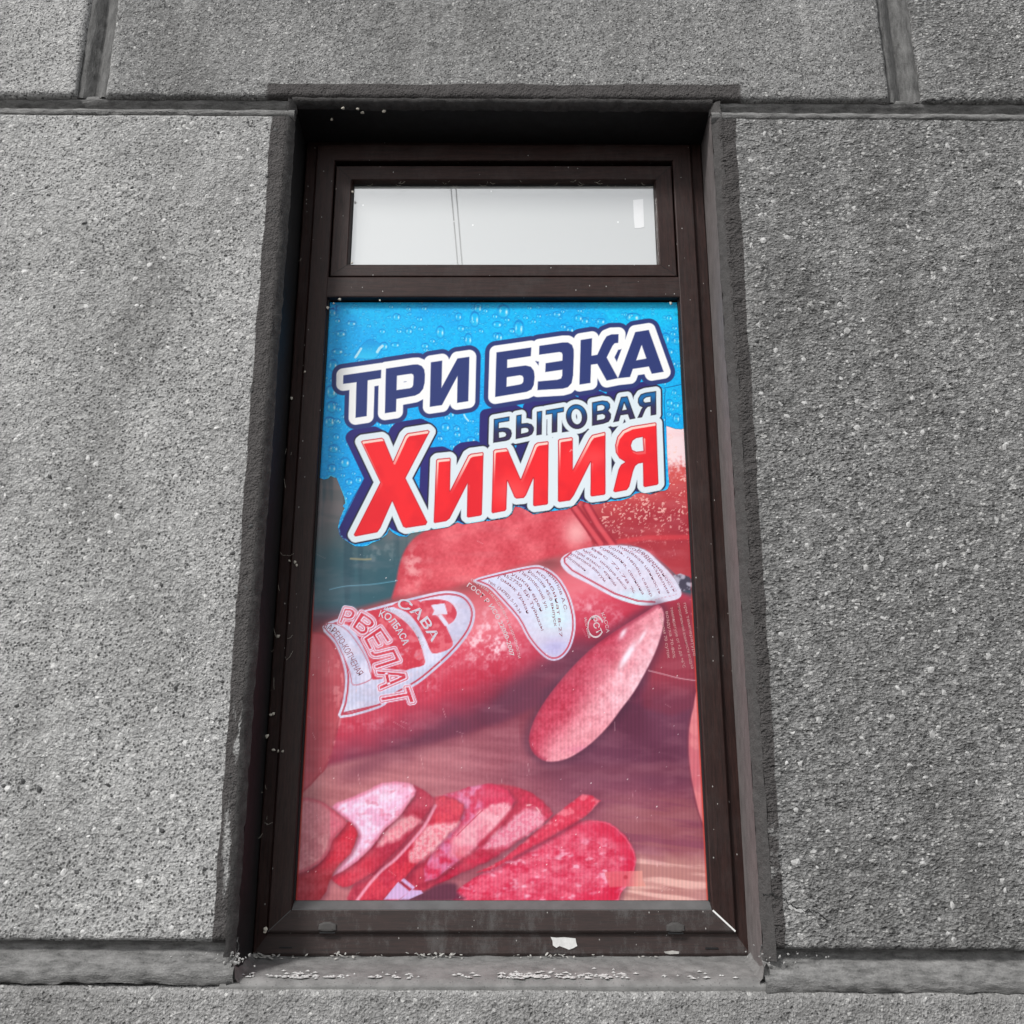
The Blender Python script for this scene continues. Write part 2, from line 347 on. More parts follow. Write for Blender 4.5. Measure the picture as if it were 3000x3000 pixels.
def strip(name, path, prof, m, parent=None, noise=0.0015, seed=0, freq=25, smooth=True, shear=True):
    """sweep: path(t) in 0..1 steps list of (x,z); prof list of (dx,dy,dz) offsets at each path point"""
    n = len(path); k = len(prof); V = []; Q = []
    R = np.arange(n)
    for i, (x, z) in enumerate(path):
        for j, (dx, dy, dz) in enumerate(prof):
            w = (fbm(np.array([i * 0.006 * freq]), np.array([j * 3.7]), seed + j, 4)[0] - 0.5) * 2 * noise
            w2 = (fbm(np.array([i * 0.006 * freq]), np.array([j * 3.7 + 50]), seed + j + 9, 4)[0] - 0.5) * 2 * noise
            V.append((x + dx + (w2 if dx else 0), dy + w, z + dz + (w2 if dz else 0) + (SH * x if shear else 0)))
    for i in range(n - 1):
        for j in range(k - 1):
            a = i * k + j; Q.append((a, a + k, a + k + 1, a + 1))
    o = quads_obj(name, np.array(V), np.array(Q), m, None, smooth)
    return attach(o, parent or wall)
def line(x0, z0, x1, z1, step=0.006):
    n = max(2, int(math.hypot(x1 - x0, z1 - z0) / step))
    return [(x0 + (x1 - x0) * t / n, z0 + (z1 - z0) * t / n) for t in range(n + 1)]

# the level joint either side of the opening: a shallow V, dark under its upper lip
JP = [(0, 0.020, 0.050), (0, 0.016, 0.038), (0, 0.022, 0.030), (0, 0.038, 0.016), (0, 0.039, 0.012), (0, 0.016, 0.006), (0, 0.003, 0.000), (0, -0.001, -0.010), (0, 0.0015, -0.018), (0, 0.016, -0.024)]
strip('joint', line(-1.75, 3.405, -0.578, 3.405), JP, M_joint, None, 0.0036, 70, 30)
strip('joint', line(0.530, 3.405, 1.75, 3.405), JP, M_joint, None, 0.004, 75, 30)
# upright joints of the course above
VP_ = [(-0.004, 0.016, 0), (0.006, 0.012, 0), (0.020, 0.016, 0), (0.034, 0.036, 0), (0.040, 0.037, 0), (0.054, 0.018, 0), (0.068, 0.012, 0), (0.080, 0.016, 0)]
strip('joint', line(-1.166, 3.449, -1.166, 4.04), VP_, M_jointv, None, 0.0036, 81, 26)
strip('joint', line(1.010, 3.447, 1.010, 4.04), [(dx * 1.12, y, z) for dx, y, z in VP_], M_jointv, None, 0.0036, 85, 26)
# joint at the foot, with a broad weathered lower slope
FP = [(0, 0.022, 0.008), (0, 0.020, 0.000), (0, 0.034, -0.006), (0, 0.034, -0.016), (0, 0.018, -0.026), (0, 0.008, -0.045), (0, 0.002, -0.058), (0, -0.002, -0.070), (0, 0.006, -0.082)]
strip('joint', line(-1.75, 1.352, -0.5760, 1.352), FP, M_joint, None, 0.006, 91, 30)
strip('joint', line(0.5225, 1.346, 1.75, 1.346), FP, M_joint, None, 0.006, 95, 30)

# reveals: chamfered painted arris, then smooth painted return to the window
RL = [(-0.016, 0.000, 0), (-0.010, 0.002, 0), (-0.003, 0.010, 0), (0.004, 0.0195, 0)]
strip('arris', line(-0.582, 1.322, -0.582, 3.44), RL, M_chamfer, None, 0.0032, 101, 40)
strip('reveal', line(-0.578, 1.27, -0.583, 3.45), [(0, 0.0195, 0), (0, 0.1, 0), (-0.004, 0.215, 0)], M_reveal_shaded, None, 0.0006, 104, 6, True, False)
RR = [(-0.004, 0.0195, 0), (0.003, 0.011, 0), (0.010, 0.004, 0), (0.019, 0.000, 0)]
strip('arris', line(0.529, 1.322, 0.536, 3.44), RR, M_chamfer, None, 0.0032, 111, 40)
strip('reveal', line(0.525, 1.27, 0.532, 3.45), [(0.004, 0.215, 0), (0.002, 0.1, 0), (0, 0.0195, 0)], M_reveal_lit, None, 0.0006, 114, 6, True, False)
# lintel edge and soffit
strip('arris', line(-0.588, 3.434, 0.536, 3.434), [(0, 0.006, 0.014), (0, 0.004, 0.010), (0, 0.010, 0.003), (0, 0.020, -0.002), (0, 0.034, -0.004)], M_chamfer, None, 0.0034, 121, 40)
strip('soffit', line(-0.60, 3.430, 0.55, 3.430), [(0, 0.032, 0), (0, 0.1, 0.002), (0, 0.215, 0.002)], M_reveal_shaded, None, 0.0006, 124, 6)

# solid core behind the facing
def box(name, x0, x1, y0, y1, z0, z1, m, parent=None, bev=0.0):
    bm = bmesh.new(); bmesh.ops.create_cube(bm, size=1)
    for v in bm.verts: v.co = Vector(((x0 + x1) / 2 + v.co.x * (x1 - x0), (y0 + y1) / 2 + v.co.y * (y1 - y0), (z0 + z1) / 2 + v.co.z * (z1 - z0)))
    if bev: bmesh.ops.bevel(bm, geom=bm.edges[:], offset=bev, segments=2, affect='EDGES')
    me = bpy.data.meshes.new(name); bm.to_mesh(me); bm.free(); me.materials.append(m)
    o = bpy.data.objects.new(name, me); col.objects.link(o)
    return attach(o, parent) if parent else o
for a in ((-9, -0.592, 0, 6.6), (0.546, 9, 0, 6.6), (-0.60, 0.55, 3.45, 6.6), (-0.60, 0.55, 0, 1.24)):
    box('wall_core', a[0], a[1], 0.045, 0.5, a[2], a[3], M_joint, wall)

# sill
nx, ny = 190, 34
SV = []; SQ = []
for i in range(nx + 1):
    x = -0.604 + 1.168 * i / nx
    for j in range(ny + 1):
        t = j / ny
        y = 0.20 - 0.198 * t; z = 1.3105 - 0.030 * t
        n1 = (fbm(np.array([x * 40]), np.array([y * 40]), 131, 4)[0] - 0.5) * 0.006
        if t > 0.86: z -= (t - 0.86) ** 2 * 0.55 * (1 + n1 * 60)
        SV.append((x, y, z + n1))
    SV.append((x, 0.016, 1.25))
k = ny + 2
for i in range(nx):
    for j in range(ny + 1): a = i * k + j; SQ.append((a, a + 1, a + k + 1, a + k))
sill = quads_obj('sill', np.array(SV), np.array(SQ), M_sill); attach(sill, wall)
# flaking white limewash along its front
def flakes(name, spots, seed):
    R = np.random.RandomState(seed); V = []; T = []
    for (cx, cw, n) in spots:
        for _ in range(n):
            x = R.normal(cx, cw); y = 0.018 + abs(R.normal(0, 0.02)); t = (0.20 - y) / 0.203; z = 1.3105 - 0.030 * t + (-(max(0, t - .86)) ** 2 * .55) + 0.0025
            s = R.uniform(0.0012, 0.006); k0 = len(V); m = R.randint(5, 8)
            V.append((x, y, z + 0.0012))
            for q in range(m):
                a = 6.283 * q / m; rr = s * R.uniform(0.5, 1.3); V.append((x + math.cos(a) * rr * 1.6, y + math.sin(a) * rr, z - 0.0015))
            for q in range(m): T.append((k0, k0 + 1 + q, k0 + 1 + (q + 1) % m))
    o = quads_obj(name, np.array(V), np.zeros((0, 4), int), M_flake, None, False, np.array(T)); o.parent = sill; o['kind'] = 'stuff'
flakes('limewash_flakes', [(-0.44, 0.03, 40), (-0.36, 0.02, 10), (-0.54, 0.02, 8), (-0.24, 0.03, 18), (0.08, 0.06, 70), (0.18, 0.04, 30), (0.02, 0.03, 30), (-0.1, 0.02, 10), (0.4, 0.05, 14)], 5)

# mortar fillets where the reveals stand on the sill
for (x, sg, sd) in ((-0.5785, 1, 141), (0.5260, -1, 151)):
    V = []; Q = []; n_ = 34
    for i in range(n_ + 1):
        y = 0.004 + 0.155 * i / n_; z = 1.3105 - 0.030 * (0.20 - y) / 0.198; r1 = 0.010 + 0.016 * max(0, 1 - i / 12) + 0.008 * (fbm(np.array([i * .6]), np.array([sd * 1.0]), sd, 3)[0] - .5); r2 = 0.016 + 0.010 * (fbm(np.array([i * .5]), np.array([3.0]), sd + 4, 3)[0] - .5)
        V += [(x - sg * .012, y, z - .008), (x - sg * .002, y, z + r1 * 1.3), (x + sg * .003, y, z + r1), (x + sg * r2 * .5, y, z + .004), (x + sg * r2, y, z - .003)]
    for i in range(n_):
        for j in range(4): a = i * 5 + j; Q.append((a, a + 1, a + 6, a + 5))
    Q.append((0, 1, 2, 3)); attach(quads_obj('mortar_fillet', np.array(V), np.array(Q), M_sill), wall)
# crack at the lower right corner, and the hairline under the joint lips
def ribbon(name, pts, w, Y, m, parent, seed=0, sub=6):
    R = np.random.RandomState(seed); P = []
    for a, b_ in zip(pts[:-1], pts[1:]):
        for t in range(sub): P.append((a[0] + (b_[0] - a[0]) * t / sub + R.normal(0, min(w, .003) * .4), a[1] + (b_[1] - a[1]) * t / sub + R.normal(0, min(w, .003) * .6)))
    P.append(pts[-1]); V = []; Q = []
    for i, (x, z) in enumerate(P):
        a = P[max(0, i - 1)]; c = P[min(len(P) - 1, i + 1)]; d = Vector((c[0] - a[0], c[1] - a[1])).normalized(); hw = w * R.uniform(0.25, 1.1) / 2
        y = Y(x, z) if callable(Y) else Y
        V += [(x - d.y * hw, y, z + d.x * hw), (x + d.y * hw, y, z - d.x * hw)]
    for i in range(len(P) - 1): Q.append((2 * i, 2 * i + 1, 2 * i + 3, 2 * i + 2))
    o = quads_obj(name, np.array(V), np.array(Q), m, None, False); attach(o, parent); return o
def crumbs(name, spots, seed, m):
    R = np.random.RandomState(seed); V = []; T = []
    base = np.array([[1, 0, 0], [.5, 0, .87], [-.5, 0, .87], [-1, 0, 0], [-.5, 0, -.87], [.5, 0, -.87], [0, -.7, 0]])
    for (u, v, Y, n, sx, sz, s0) in spots:
        x, z = [float(q) for q in bp(u, v, Y)]
        for _ in range(n):
            b_ = base * R.uniform(.5, 1.2, (7, 1)) * s0 * R.uniform(.35, 1.1); a = R.uniform(0, 6.28); ca, sa = math.cos(a), math.sin(a)
            p = np.stack([b_[:, 0] * ca - b_[:, 2] * sa, b_[:, 1], b_[:, 0] * sa + b_[:, 2] * ca], 1) + [x + R.normal(0, sx), Y, z + R.normal(0, sz)]; k = len(V); V.extend(p.tolist())
            for q in range(6): T.append((k + (q + 1) % 6, k + q, k + 6))
    o = quads_obj(name, np.array(V), np.zeros((0, 4), int), m, None, False, np.array(T)); attach(o, wall); o['kind'] = 'stuff'
crumbs('broken_plaster', [(655, 2800, .006, 16, .03, .006, .0035), (690, 2814, .006, 12, .016, .006, .004), (600, 2800, .004, 8, .04, .005, .003), (2245, 2808, .006, 14, .02, .008, .004), (2320, 2797, .004, 12, .05, .006, .003)], 17, M_crumb)
def surf(field):
    X, Z, Y = field; x0, x1, z0, z1 = X[0, 5], X[-1, 5], Z[5, 0], Z[5, -1]
    def f(x, z):
        i = int(np.clip((x - x0) / (x1 - x0) * (X.shape[0] - 1), 1, X.shape[0] - 2)); j = int(np.clip((z - SH * x - z0) / (z1 - z0) * (X.shape[1] - 1), 1, X.shape[1] - 2))
        return Y[i - 1:i + 2, j - 1:j + 2].min() - 0.0012
    return f
sA, sB = surf(fA), surf(fB)
cpts = [bp(x, y, 0) for x, y in ((2232, 2619), (2262, 2622), (2292, 2630), (2312, 2645), (2335, 2660), (2365, 2668), (2395, 2676), (2422, 2694))]
ribbon('crack', cpts, 0.0035, sB, M_crack, wall, 3)
ribbon('plaster_scar', [bp(x, y, 0) for x, y in ((2312, 2652), (2325, 2661), (2342, 2668), (2360, 2672))], 0.010, lambda x, z: sB(x, z) + 0.0004, M_flake, wall, 4, 3)
def hair(pxs, s, seed):
    ribbon('crack', [bp(x, y, 0) for x, y in pxs], 0.0026, s, M_crack, wall, seed, 8)
hair([(214, 326), (240, 336), (270, 331), (300, 338), (330, 330), (370, 336), (400, 330), (440, 334), (470, 329), (520, 332)], sA, 11)
hair([(540, 330), (560, 337), (600, 332), (640, 336), (670, 331), (700, 330)], sA, 12)
hair([(2330, 344), (2390, 350), (2450, 346), (2520, 352), (2570, 347), (2640, 352), (2700, 348), (2770, 345)], sB, 13)

# ------------------------------------------------------------------ the window
win = empty('shop_window', (-0.023, 0.19, 1.31), 'brown wood-grain plastic window frame with a narrow top light, set in the wall', 'window')
IX0, IX1, IZ0, IZ1 = -0.495, 0.449, 1.407, 3.366
def ring(names, rect, ys, offs, mats, parent, cap=True):
    """four mitred frame members; ys = depth per profile point, offs = outward offset per side (l, r, b, t)"""
    x0, x1, z0, z1 = rect; ol, orr, ob, ot = offs; n = len(ys)
    BL = [(x0 - ol[i], ys[i], z0 - ob[i]) for i in range(n)]; BR = [(x1 + orr[i], ys[i], z0 - ob[i]) for i in range(n)]
    TR = [(x1 + orr[i], ys[i], z1 + ot[i]) for i in range(n)]; TL = [(x0 - ol[i], ys[i], z1 + ot[i]) for i in range(n)]
    out = []
    for nm, A, B, m in ((names[0], TL, BL, mats[0]), (names[1], BR, TR, mats[0]), (names[2], BL, BR, mats[1]), (names[3], TR, TL, mats[2])):
        o = mesh_obj(nm, A + B, [(i, i + 1, n + i + 1, n + i) for i in range(n - 1)], m); attach(o, parent); out.append(o)
    return out
ys = [0.186, 0.165, 0.1615, 0.160, 0.160, 0.1625, 0.171, 0.1725, 0.174, 0.178, 0.186, 0.215]
oL = [0, 0, 0.0008, 0.003, 0.049, 0.052, 0.054, 0.057, 0.082, 0.086, 0.087, 0.090]
oB = [0, 0, 0.0008, 0.003, 0.044, 0.0475, 0.053, 0.058, 0.093, 0.099, 0.101, 0.104]
oT = [0, 0, 0.0008, 0.003, 0.049, 0.052, 0.054, 0.057, 0.074, 0.078, 0.080, 0.082]
stL, stR, rail, head = ring(('stile', 'stile', 'bottom_rail', 'head'), (IX0, IX1, IZ0, IZ1), ys, (oL, oL, oB, oT), (M_fz, M_rail, M_fx), win)
rail['label'] = 'dusty bottom rail with two drain caps'
# hairline mitre joints, the right one opened up white
def bar(name, a, b_, w, y0, y1, m, parent):
    d = Vector((b_[0] - a[0], b_[1] - a[1])).normalized(); n = Vector((-d.y, d.x)) * w / 2
    P = [(a[0] + n.x, a[1] + n.y), (b_[0] + n.x, b_[1] + n.y), (b_[0] - n.x, b_[1] - n.y), (a[0] - n.x, a[1] - n.y)]
    V = [(x, y0, z) for x, z in P] + [(x, y1, z) for x, z in P]
    o = mesh_obj(name, V, [(3, 2, 1, 0), (4, 5, 6, 7), (0, 1, 5, 4), (1, 2, 6, 5), (2, 3, 7, 6), (3, 0, 4, 7)], m); return attach(o, parent)
bar('mitre_joint', (IX1 + 0.002, IZ0 - 0.002), (IX1 + 0.050, IZ0 - 0.046), 0.0036, 0.1592, 0.163, M_gap, win)['label'] = 'white gap in the opened mitre joint'
bar('mitre_joint', (IX0 - 0.002, IZ0 - 0.002), (IX0 - 0.050, IZ0 - 0.046), 0.0014, 0.1594, 0.163, M_bead, win)
# transom bar
TB0, TB1 = 2.940, 3.0015
def prism_x(name, prof, x0, x1, m, parent):
    n = len(prof); V = [(x0, y, z) for y, z in prof] + [(x1, y, z) for y, z in prof]
    o = mesh_obj(name, V, [(i, (i + 1) % n, n + (i + 1) % n, n + i) for i in range(n)] + [tuple(range(n))[::-1], tuple(range(n, 2 * n))], m)
    return attach(o, parent)
prism_x('transom_bar', [(0.21, TB0), (0.1655, TB0), (0.162, TB0 + 0.001), (0.1607, TB0 + 0.004), (0.1607, TB1 - 0.003), (0.163, TB1), (0.21, TB1)], IX0 - 0.0005, IX1 + 0.0005, M_fx, win)
# glazing bead along the foot of the big pane
prism_x('glazing_bead', [(0.1612, IZ0 - 0.006), (0.1612, IZ0 + 0.0008), (0.1655, IZ0 + 0.003), (0.1835, IZ0 + 0.0165), (0.186, IZ0 + 0.018), (0.21, IZ0 + 0.018), (0.21, IZ0 - 0.006)], IX0 + 0.0003, IX1 - 0.0003, M_bead, win)['label'] = 'pale dusty sloping bead under the poster'
for (x, d) in ((IX0, 1), (IX1, -1)):
    box('glazing_bead', min(x, x + d * 0.0035), max(x, x + d * 0.0035), 0.172, 0.2, IZ0 + 0.0175, TB0 + 0.001, M_gasket, win)
# opening light over the transom bar
SX0, SX1, SZ0, SZ1 = -0.4915, 0.4455, 3.0045, 3.3515
ysS = [0.21, 0.168, 0.1645, 0.1635, 0.1635, 0.1655, 0.172, 0.180, 0.188]
oS = [0, 0, -0.001, -0.003, -0.043, -0.0455, -0.0475, -0.049, -0.049]
sash = box('sash', SX0 + 0.004, SX1 - 0.004, 0.205, 0.215, SZ0 + 0.004, SZ1 - 0.004, M_gasket, win)
for o in ring(('sash_stile', 'sash_stile', 'sash_rail', 'sash_rail'), (SX0, SX1, SZ0, SZ1), ysS, (oS, oS, [x * 0.80 for x in oS], oS), (M_fz, M_fx, M_fx), win):
    o.parent = sash; o.matrix_parent_inverse = Matrix.Translation(Vector(win.location)).inverted() @ Matrix.Identity(4)
    o.matrix_parent_inverse = Matrix.Identity(4)
GX0, GX1, GZ0, GZ1 = SX0 + 0.048, SX1 - 0.048, SZ0 + 0.0385, SZ1 - 0.048
for (a, b_) in (((SX0 + 0.001, SZ0 + .001), (SX0 + 0.046, SZ0 + 0.036)), ((SX1 - 0.001, SZ0 + .001), (SX1 - 0.046, SZ0 + 0.036)), ((SX0 + 0.001, SZ1 - .001), (SX0 + 0.046, SZ1 - 0.046)), ((SX1 - 0.001, SZ1 - .001), (SX1 - 0.046, SZ1 - 0.046))):
    q = bar('mitre_joint', a, b_, 0.0010, 0.1630, 0.167, M_gasket, win); q.parent = sash; q.matrix_parent_inverse = Matrix.Identity(4)
def pane_mat():
    nt = NT('whitened_reflecting_glass')
    f = nt.noise(3, 4, 0.5); sp = nt.voro(26, nt.mapping((1, 1, 0.8))); sr = nt.noise(5, 2, 0.5, nt.mapping((1, 1, 1), loc=(9, 3, 1)))
    dots = nt.math('MULTIPLY', nt.math('LESS_THAN', sp, 0.06), nt.math('GREATER_THAN', sr, 0.5))
    nt.base(nt.mix(dots, (0.55, 0.565, 0.56), (0.92, 0.92, 0.92))); nt.rough(0.12); nt.b.inputs['IOR'].default_value = 1.5
    gl = nt.n.new('ShaderNodeBsdfGlossy'); gl.inputs['Roughness'].default_value = 0.015; gl.inputs['Color'].default_value = (0.93, 0.94, 0.94, 1)
    mx = nt.n.new('ShaderNodeMixShader'); mx.inputs[0].default_value = 0.40
    nt.link(nt.b.outputs[0], mx.inputs[1]); nt.link(gl.outputs[0], mx.inputs[2]); nt.link(mx.outputs[0], nt.out.inputs['Surface'])
    return nt.m
M_pane = pane_mat()
M_tape = plain('clear_tape', (0.95, 0.95, 0.95), 0.18, 0.5, 0.03, 60); M_tape.node_tree.nodes['Principled BSDF'].inputs['Metallic'].default_value = 0.55
pane = box('glass_pane', GX0 - 0.004, GX1 + 0.004, 0.186, 0.192, GZ0 - 0.004, GZ1 + 0.004, M_pane, win); pane['label'] = 'bright pane of the top light reflecting the sky'
box('gasket', GX0 - 0.003, GX1 + 0.003, 0.1805, 0.1855, GZ1 - 0.0035, GZ1 + 0.002, M_gasket, win)
for x in (GX0, GX1): box('gasket', x - 0.002, x + 0.002, 0.1807, 0.1855, GZ0, GZ1 - 0.0036, M_gasket, win)
def glass_mat():
    nt = NT('window_glass'); nt.base((0.03, 0.045, 0.05)); nt.rough(0.04); nt.b.inputs['IOR'].default_value = 1.5; return nt.m
box('glass_pane', IX0 + 0.0005, IX1 - 0.0005, 0.1865, 0.1925, IZ0 + 0.012, TB0 + 0.004, glass_mat(), win)
# drain caps and slots on the bottom rail
def drain(px_, py_):
    x, z = bp(px_, py_, 0.158); x, z = float(x), float(z)
    w, h = 0.0205, 0.0105
    P = [(-w, -h * .7), (-w * .45, -h * .95), (w * .45, -h * .95), (w, -h * .7), (w * .98, h * .45), (w * .35, h), (-w * .35, h), (-w * .98, h * .45)]
    n = len(P); V = [(x + a, 0.160, z + b_) for a, b_ in P] + [(x + a * .93, 0.1565, z + b_ * .9) for a, b_ in P] + [(x + a * .7, 0.1558, z + b_ * .62) for a, b_ in P]
    fc = [((i + 1) % n + k * n, i + k * n, i + (k + 1) * n, (i + 1) % n + (k + 1) * n) for k in (0, 1) for i in range(n)] + [tuple(range(2 * n, 3 * n))]
    o = mesh_obj('drain_cap', V, fc, M_cap); o.parent = rail
    s = box('drain_slot', x - w * .85, x + w * .85, 0.1592, 0.1606, z - h * 1.35, z - h * 1.0, M_gasket); s.parent = rail
drain(959, 2715); drain(1979, 2717)
for px_, py_ in ((837, 2776), (2085, 2778)):
    x, z = [float(q) for q in bp(px_, py_, 0.173)]
    s = box('drain_slot', x - 0.0145, x + 0.0145, 0.1715, 0.175, z - 0.0017, z + 0.0017, M_gasket); s.parent = rail
box('interior_lining', -0.585, 0.53, 0.40, 0.45, 1.2, 3.5, M_dark, wall)

# ------------------------------------------------------------------ prints: drawn in photograph pixels, laid on the pane as vertex colour
def smooth_poly(P, sub=3, closed=True):
    P = np.asarray(P, float); n = len(P); out = []
    for i in range(n if closed else n - 1):
        if closed: p0, p1, p2, p3 = P[i - 1], P[i], P[(i + 1) % n], P[(i + 2) % n]
        else: p0, p1, p2, p3 = P[max(0, i - 1)], P[i], P[i + 1], P[min(n - 1, i + 2)]
        for s in range(sub):
            t = s / sub
            out.append(0.5 * ((2 * p1) + (-p0 + p2) * t + (2 * p0 - 5 * p1 + 4 * p2 - p3) * t * t + (-p0 + 3 * p1 - 3 * p2 + p3) * t ** 3))
    if not closed: out.append(P[-1])
    return np.array(out)
def seg_d(px_, py_, a, b_):
    dx, dy = b_[0] - a[0], b_[1] - a[1]; L = dx * dx + dy * dy + 1e-9
    t = np.clip(((px_ - a[0]) * dx + (py_ - a[1]) * dy) / L, 0, 1)
    return np.hypot(px_ - a[0] - t * dx, py_ - a[1] - t * dy)
def sdf(PX, PY, polys, pad=60):
    """signed distance (negative inside, even-odd over several rings), only computed near the shape"""
    out = np.full(PX.shape, 1e3)
    A = np.concatenate(polys); x0, y0 = A.min(0) - pad; x1, y1 = A.max(0) + pad
    m = (PX > x0) & (PX < x1) & (PY > y0) & (PY < y1)
    if not m.any(): return out
    x, y = PX[m], PY[m]; d = np.full(x.shape, 1e9); ins = np.zeros(x.shape, bool)
    for P in polys:
        n = len(P)
        for i in range(n):
            a, b_ = P[i], P[(i + 1) % n]; d = np.minimum(d, seg_d(x, y, a, b_))
            if a[1] != b_[1]:
                c = ((a[1] > y) != (b_[1] > y)); ins ^= c & (x < (b_[0] - a[0]) * (y - a[1]) / (b_[1] - a[1]) + a[0])
    out[m] = np.where(ins, -d, d); return out
def pl_d(PX, PY, P, pad=40):
    P = np.asarray(P, float); out = np.full(PX.shape, 1e3); x0, y0 = P.min(0) - pad; x1, y1 = P.max(0) + pad
    m = (PX > x0) & (PX < x1) & (PY > y0) & (PY < y1); x, y = PX[m], PY[m]; d = np.full(x.shape, 1e3)
    for a, b_ in zip(P[:-1], P[1:]): d = np.minimum(d, seg_d(x, y, a, b_))
    out[m] = d; return out
def ss(lo, hi, x):
    t = np.clip((x - lo) / (hi - lo), 0, 1); return t * t * (3 - 2 * t)
def cov(d, w=1.3): return 1 - ss(-w, w, d)
def lay(C, c, a):
    c = np.asarray(c, float)
    if c.ndim == 1: c = c[None, :]
    C += (c - C) * a[:, None]
def lerp(a, b_, t): return np.asarray(a, float) + (np.asarray(b_, float) - np.asarray(a, float)) * np.asarray(t)[:, None]
def Z_(reg, zw):
    s = (reg[2] - reg[0]) / zw
    return lambda P: np.array([(reg[0] + x * s, reg[1] + y * s) for x, y in P], float)
z1 = Z_((960, 1000, 1440, 1280), 1932); z2 = Z_((1400, 920, 2000, 1220), 1932); z3 = Z_((1380, 1120, 1980, 1320), 1932)
z4 = Z_((960, 1220, 1480, 1620), 1932); z5 = Z_((1420, 1220, 2020, 1560), 1932); zB = Z_((900, 1500, 2100, 2700), 1932)
zL = Z_((860, 2270, 1260, 2660), 1932); zM = Z_((1120, 2270, 1620, 2660), 1932); zF = Z_((860, 1600, 1500, 2240), 1932); zR = Z_((1400, 1560, 2080, 2240), 1932)
zA = Z_((900, 860, 2060, 1640), 1932); zD = Z_((960, 880, 1500, 1120), 1932)
def srgb2lin(c):
    c = np.clip(c / 255.0, 0, 1); return np.where(c <= 0.04045, c / 12.92, ((c + 0.055) / 1.055) ** 2.4)
PRINT_GAIN = 0.88
def print_mat(name, rough=0.35, coat=0.6):
    nt = NT(name); a = nt.n.new('ShaderNodeVertexColor'); a.layer_name = 'print'
    nt.base(a.outputs[0]); nt.rough(nt.math('MULTIPLY_ADD', nt.noise(5, 5, 0.6), 0.25, rough - 0.1)); nt.b.inputs['Specular IOR Level'].default_value = 0.2
    nt.b.inputs['Coat Weight'].default_value = coat; nt.b.inputs['Coat Roughness'].default_value = 0.05
    nt.normal(nt.bump(nt.noise(16, 3, 0.5), 0.12, 0.004))
    return nt.m
def set_print(o, C):
    at = o.data.color_attributes.new('print', 'FLOAT_COLOR', 'POINT')
    L = srgb2lin(C) * PRINT_GAIN; at.data.foreach_set('color', np.concatenate([L, np.ones((len(L), 1))], 1).astype(np.float32).ravel())

def glyph_polys(body, path, h0, h1):
    """outlines of a line of text laid along a curve, its height growing from h0 to h1 (pixels)"""
    cu = bpy.data.curves.new('t', 'FONT'); cu.body = body; cu.size = 1.0; cu.resolution_u = 3; cu.fill_mode = 'NONE'; cu.offset = 0.03
    to = bpy.data.objects.new('t', cu); col.objects.link(to); bpy.context.view_layer.update()
    me = bpy.data.meshes.new_from_object(to); bpy.data.objects.remove(to); bpy.data.curves.remove(cu)
    V = np.array([v.co[:2] for v in me.vertices]); adj = {}
    for e in me.edges: a, b_ = e.vertices; adj.setdefault(a, []).append(b_); adj.setdefault(b_, []).append(a)
    P = smooth_poly(path, 8, False); seg = np.hypot(*(P[1:] - P[:-1]).T); S = np.concatenate([[0], np.cumsum(seg)])
    x0, x1 = V[:, 0].min(), V[:, 0].max(); f = (V[:, 0] - x0) / (x1 - x0); s = f ** 1.12 * S[-1]
    k = np.clip(np.searchsorted(S, s) - 1, 0, len(seg) - 1); t = (s - S[k]) / seg[k]; p = P[k] + (P[k + 1] - P[k]) * t[:, None]
    tn = (P[k + 1] - P[k]) / seg[k][:, None]; nr = np.stack([tn[:, 1], -tn[:, 0]], 1)
    p = p + nr * (V[:, 1] / 0.72 * (h0 + (h1 - h0) * f))[:, None]
    seen = set(); polys = []
    for st in adj:
        if st in seen: continue
        loop = [st]; seen.add(st); cur = st
        while True:
            nx_ = [q for q in adj[cur] if q not in seen]
            if not nx_: break
            cur = nx_[0]; seen.add(cur); loop.append(cur)
        if len(loop) > 2: polys.append(p[loop])
    bpy.data.meshes.remove(me)
    return polys
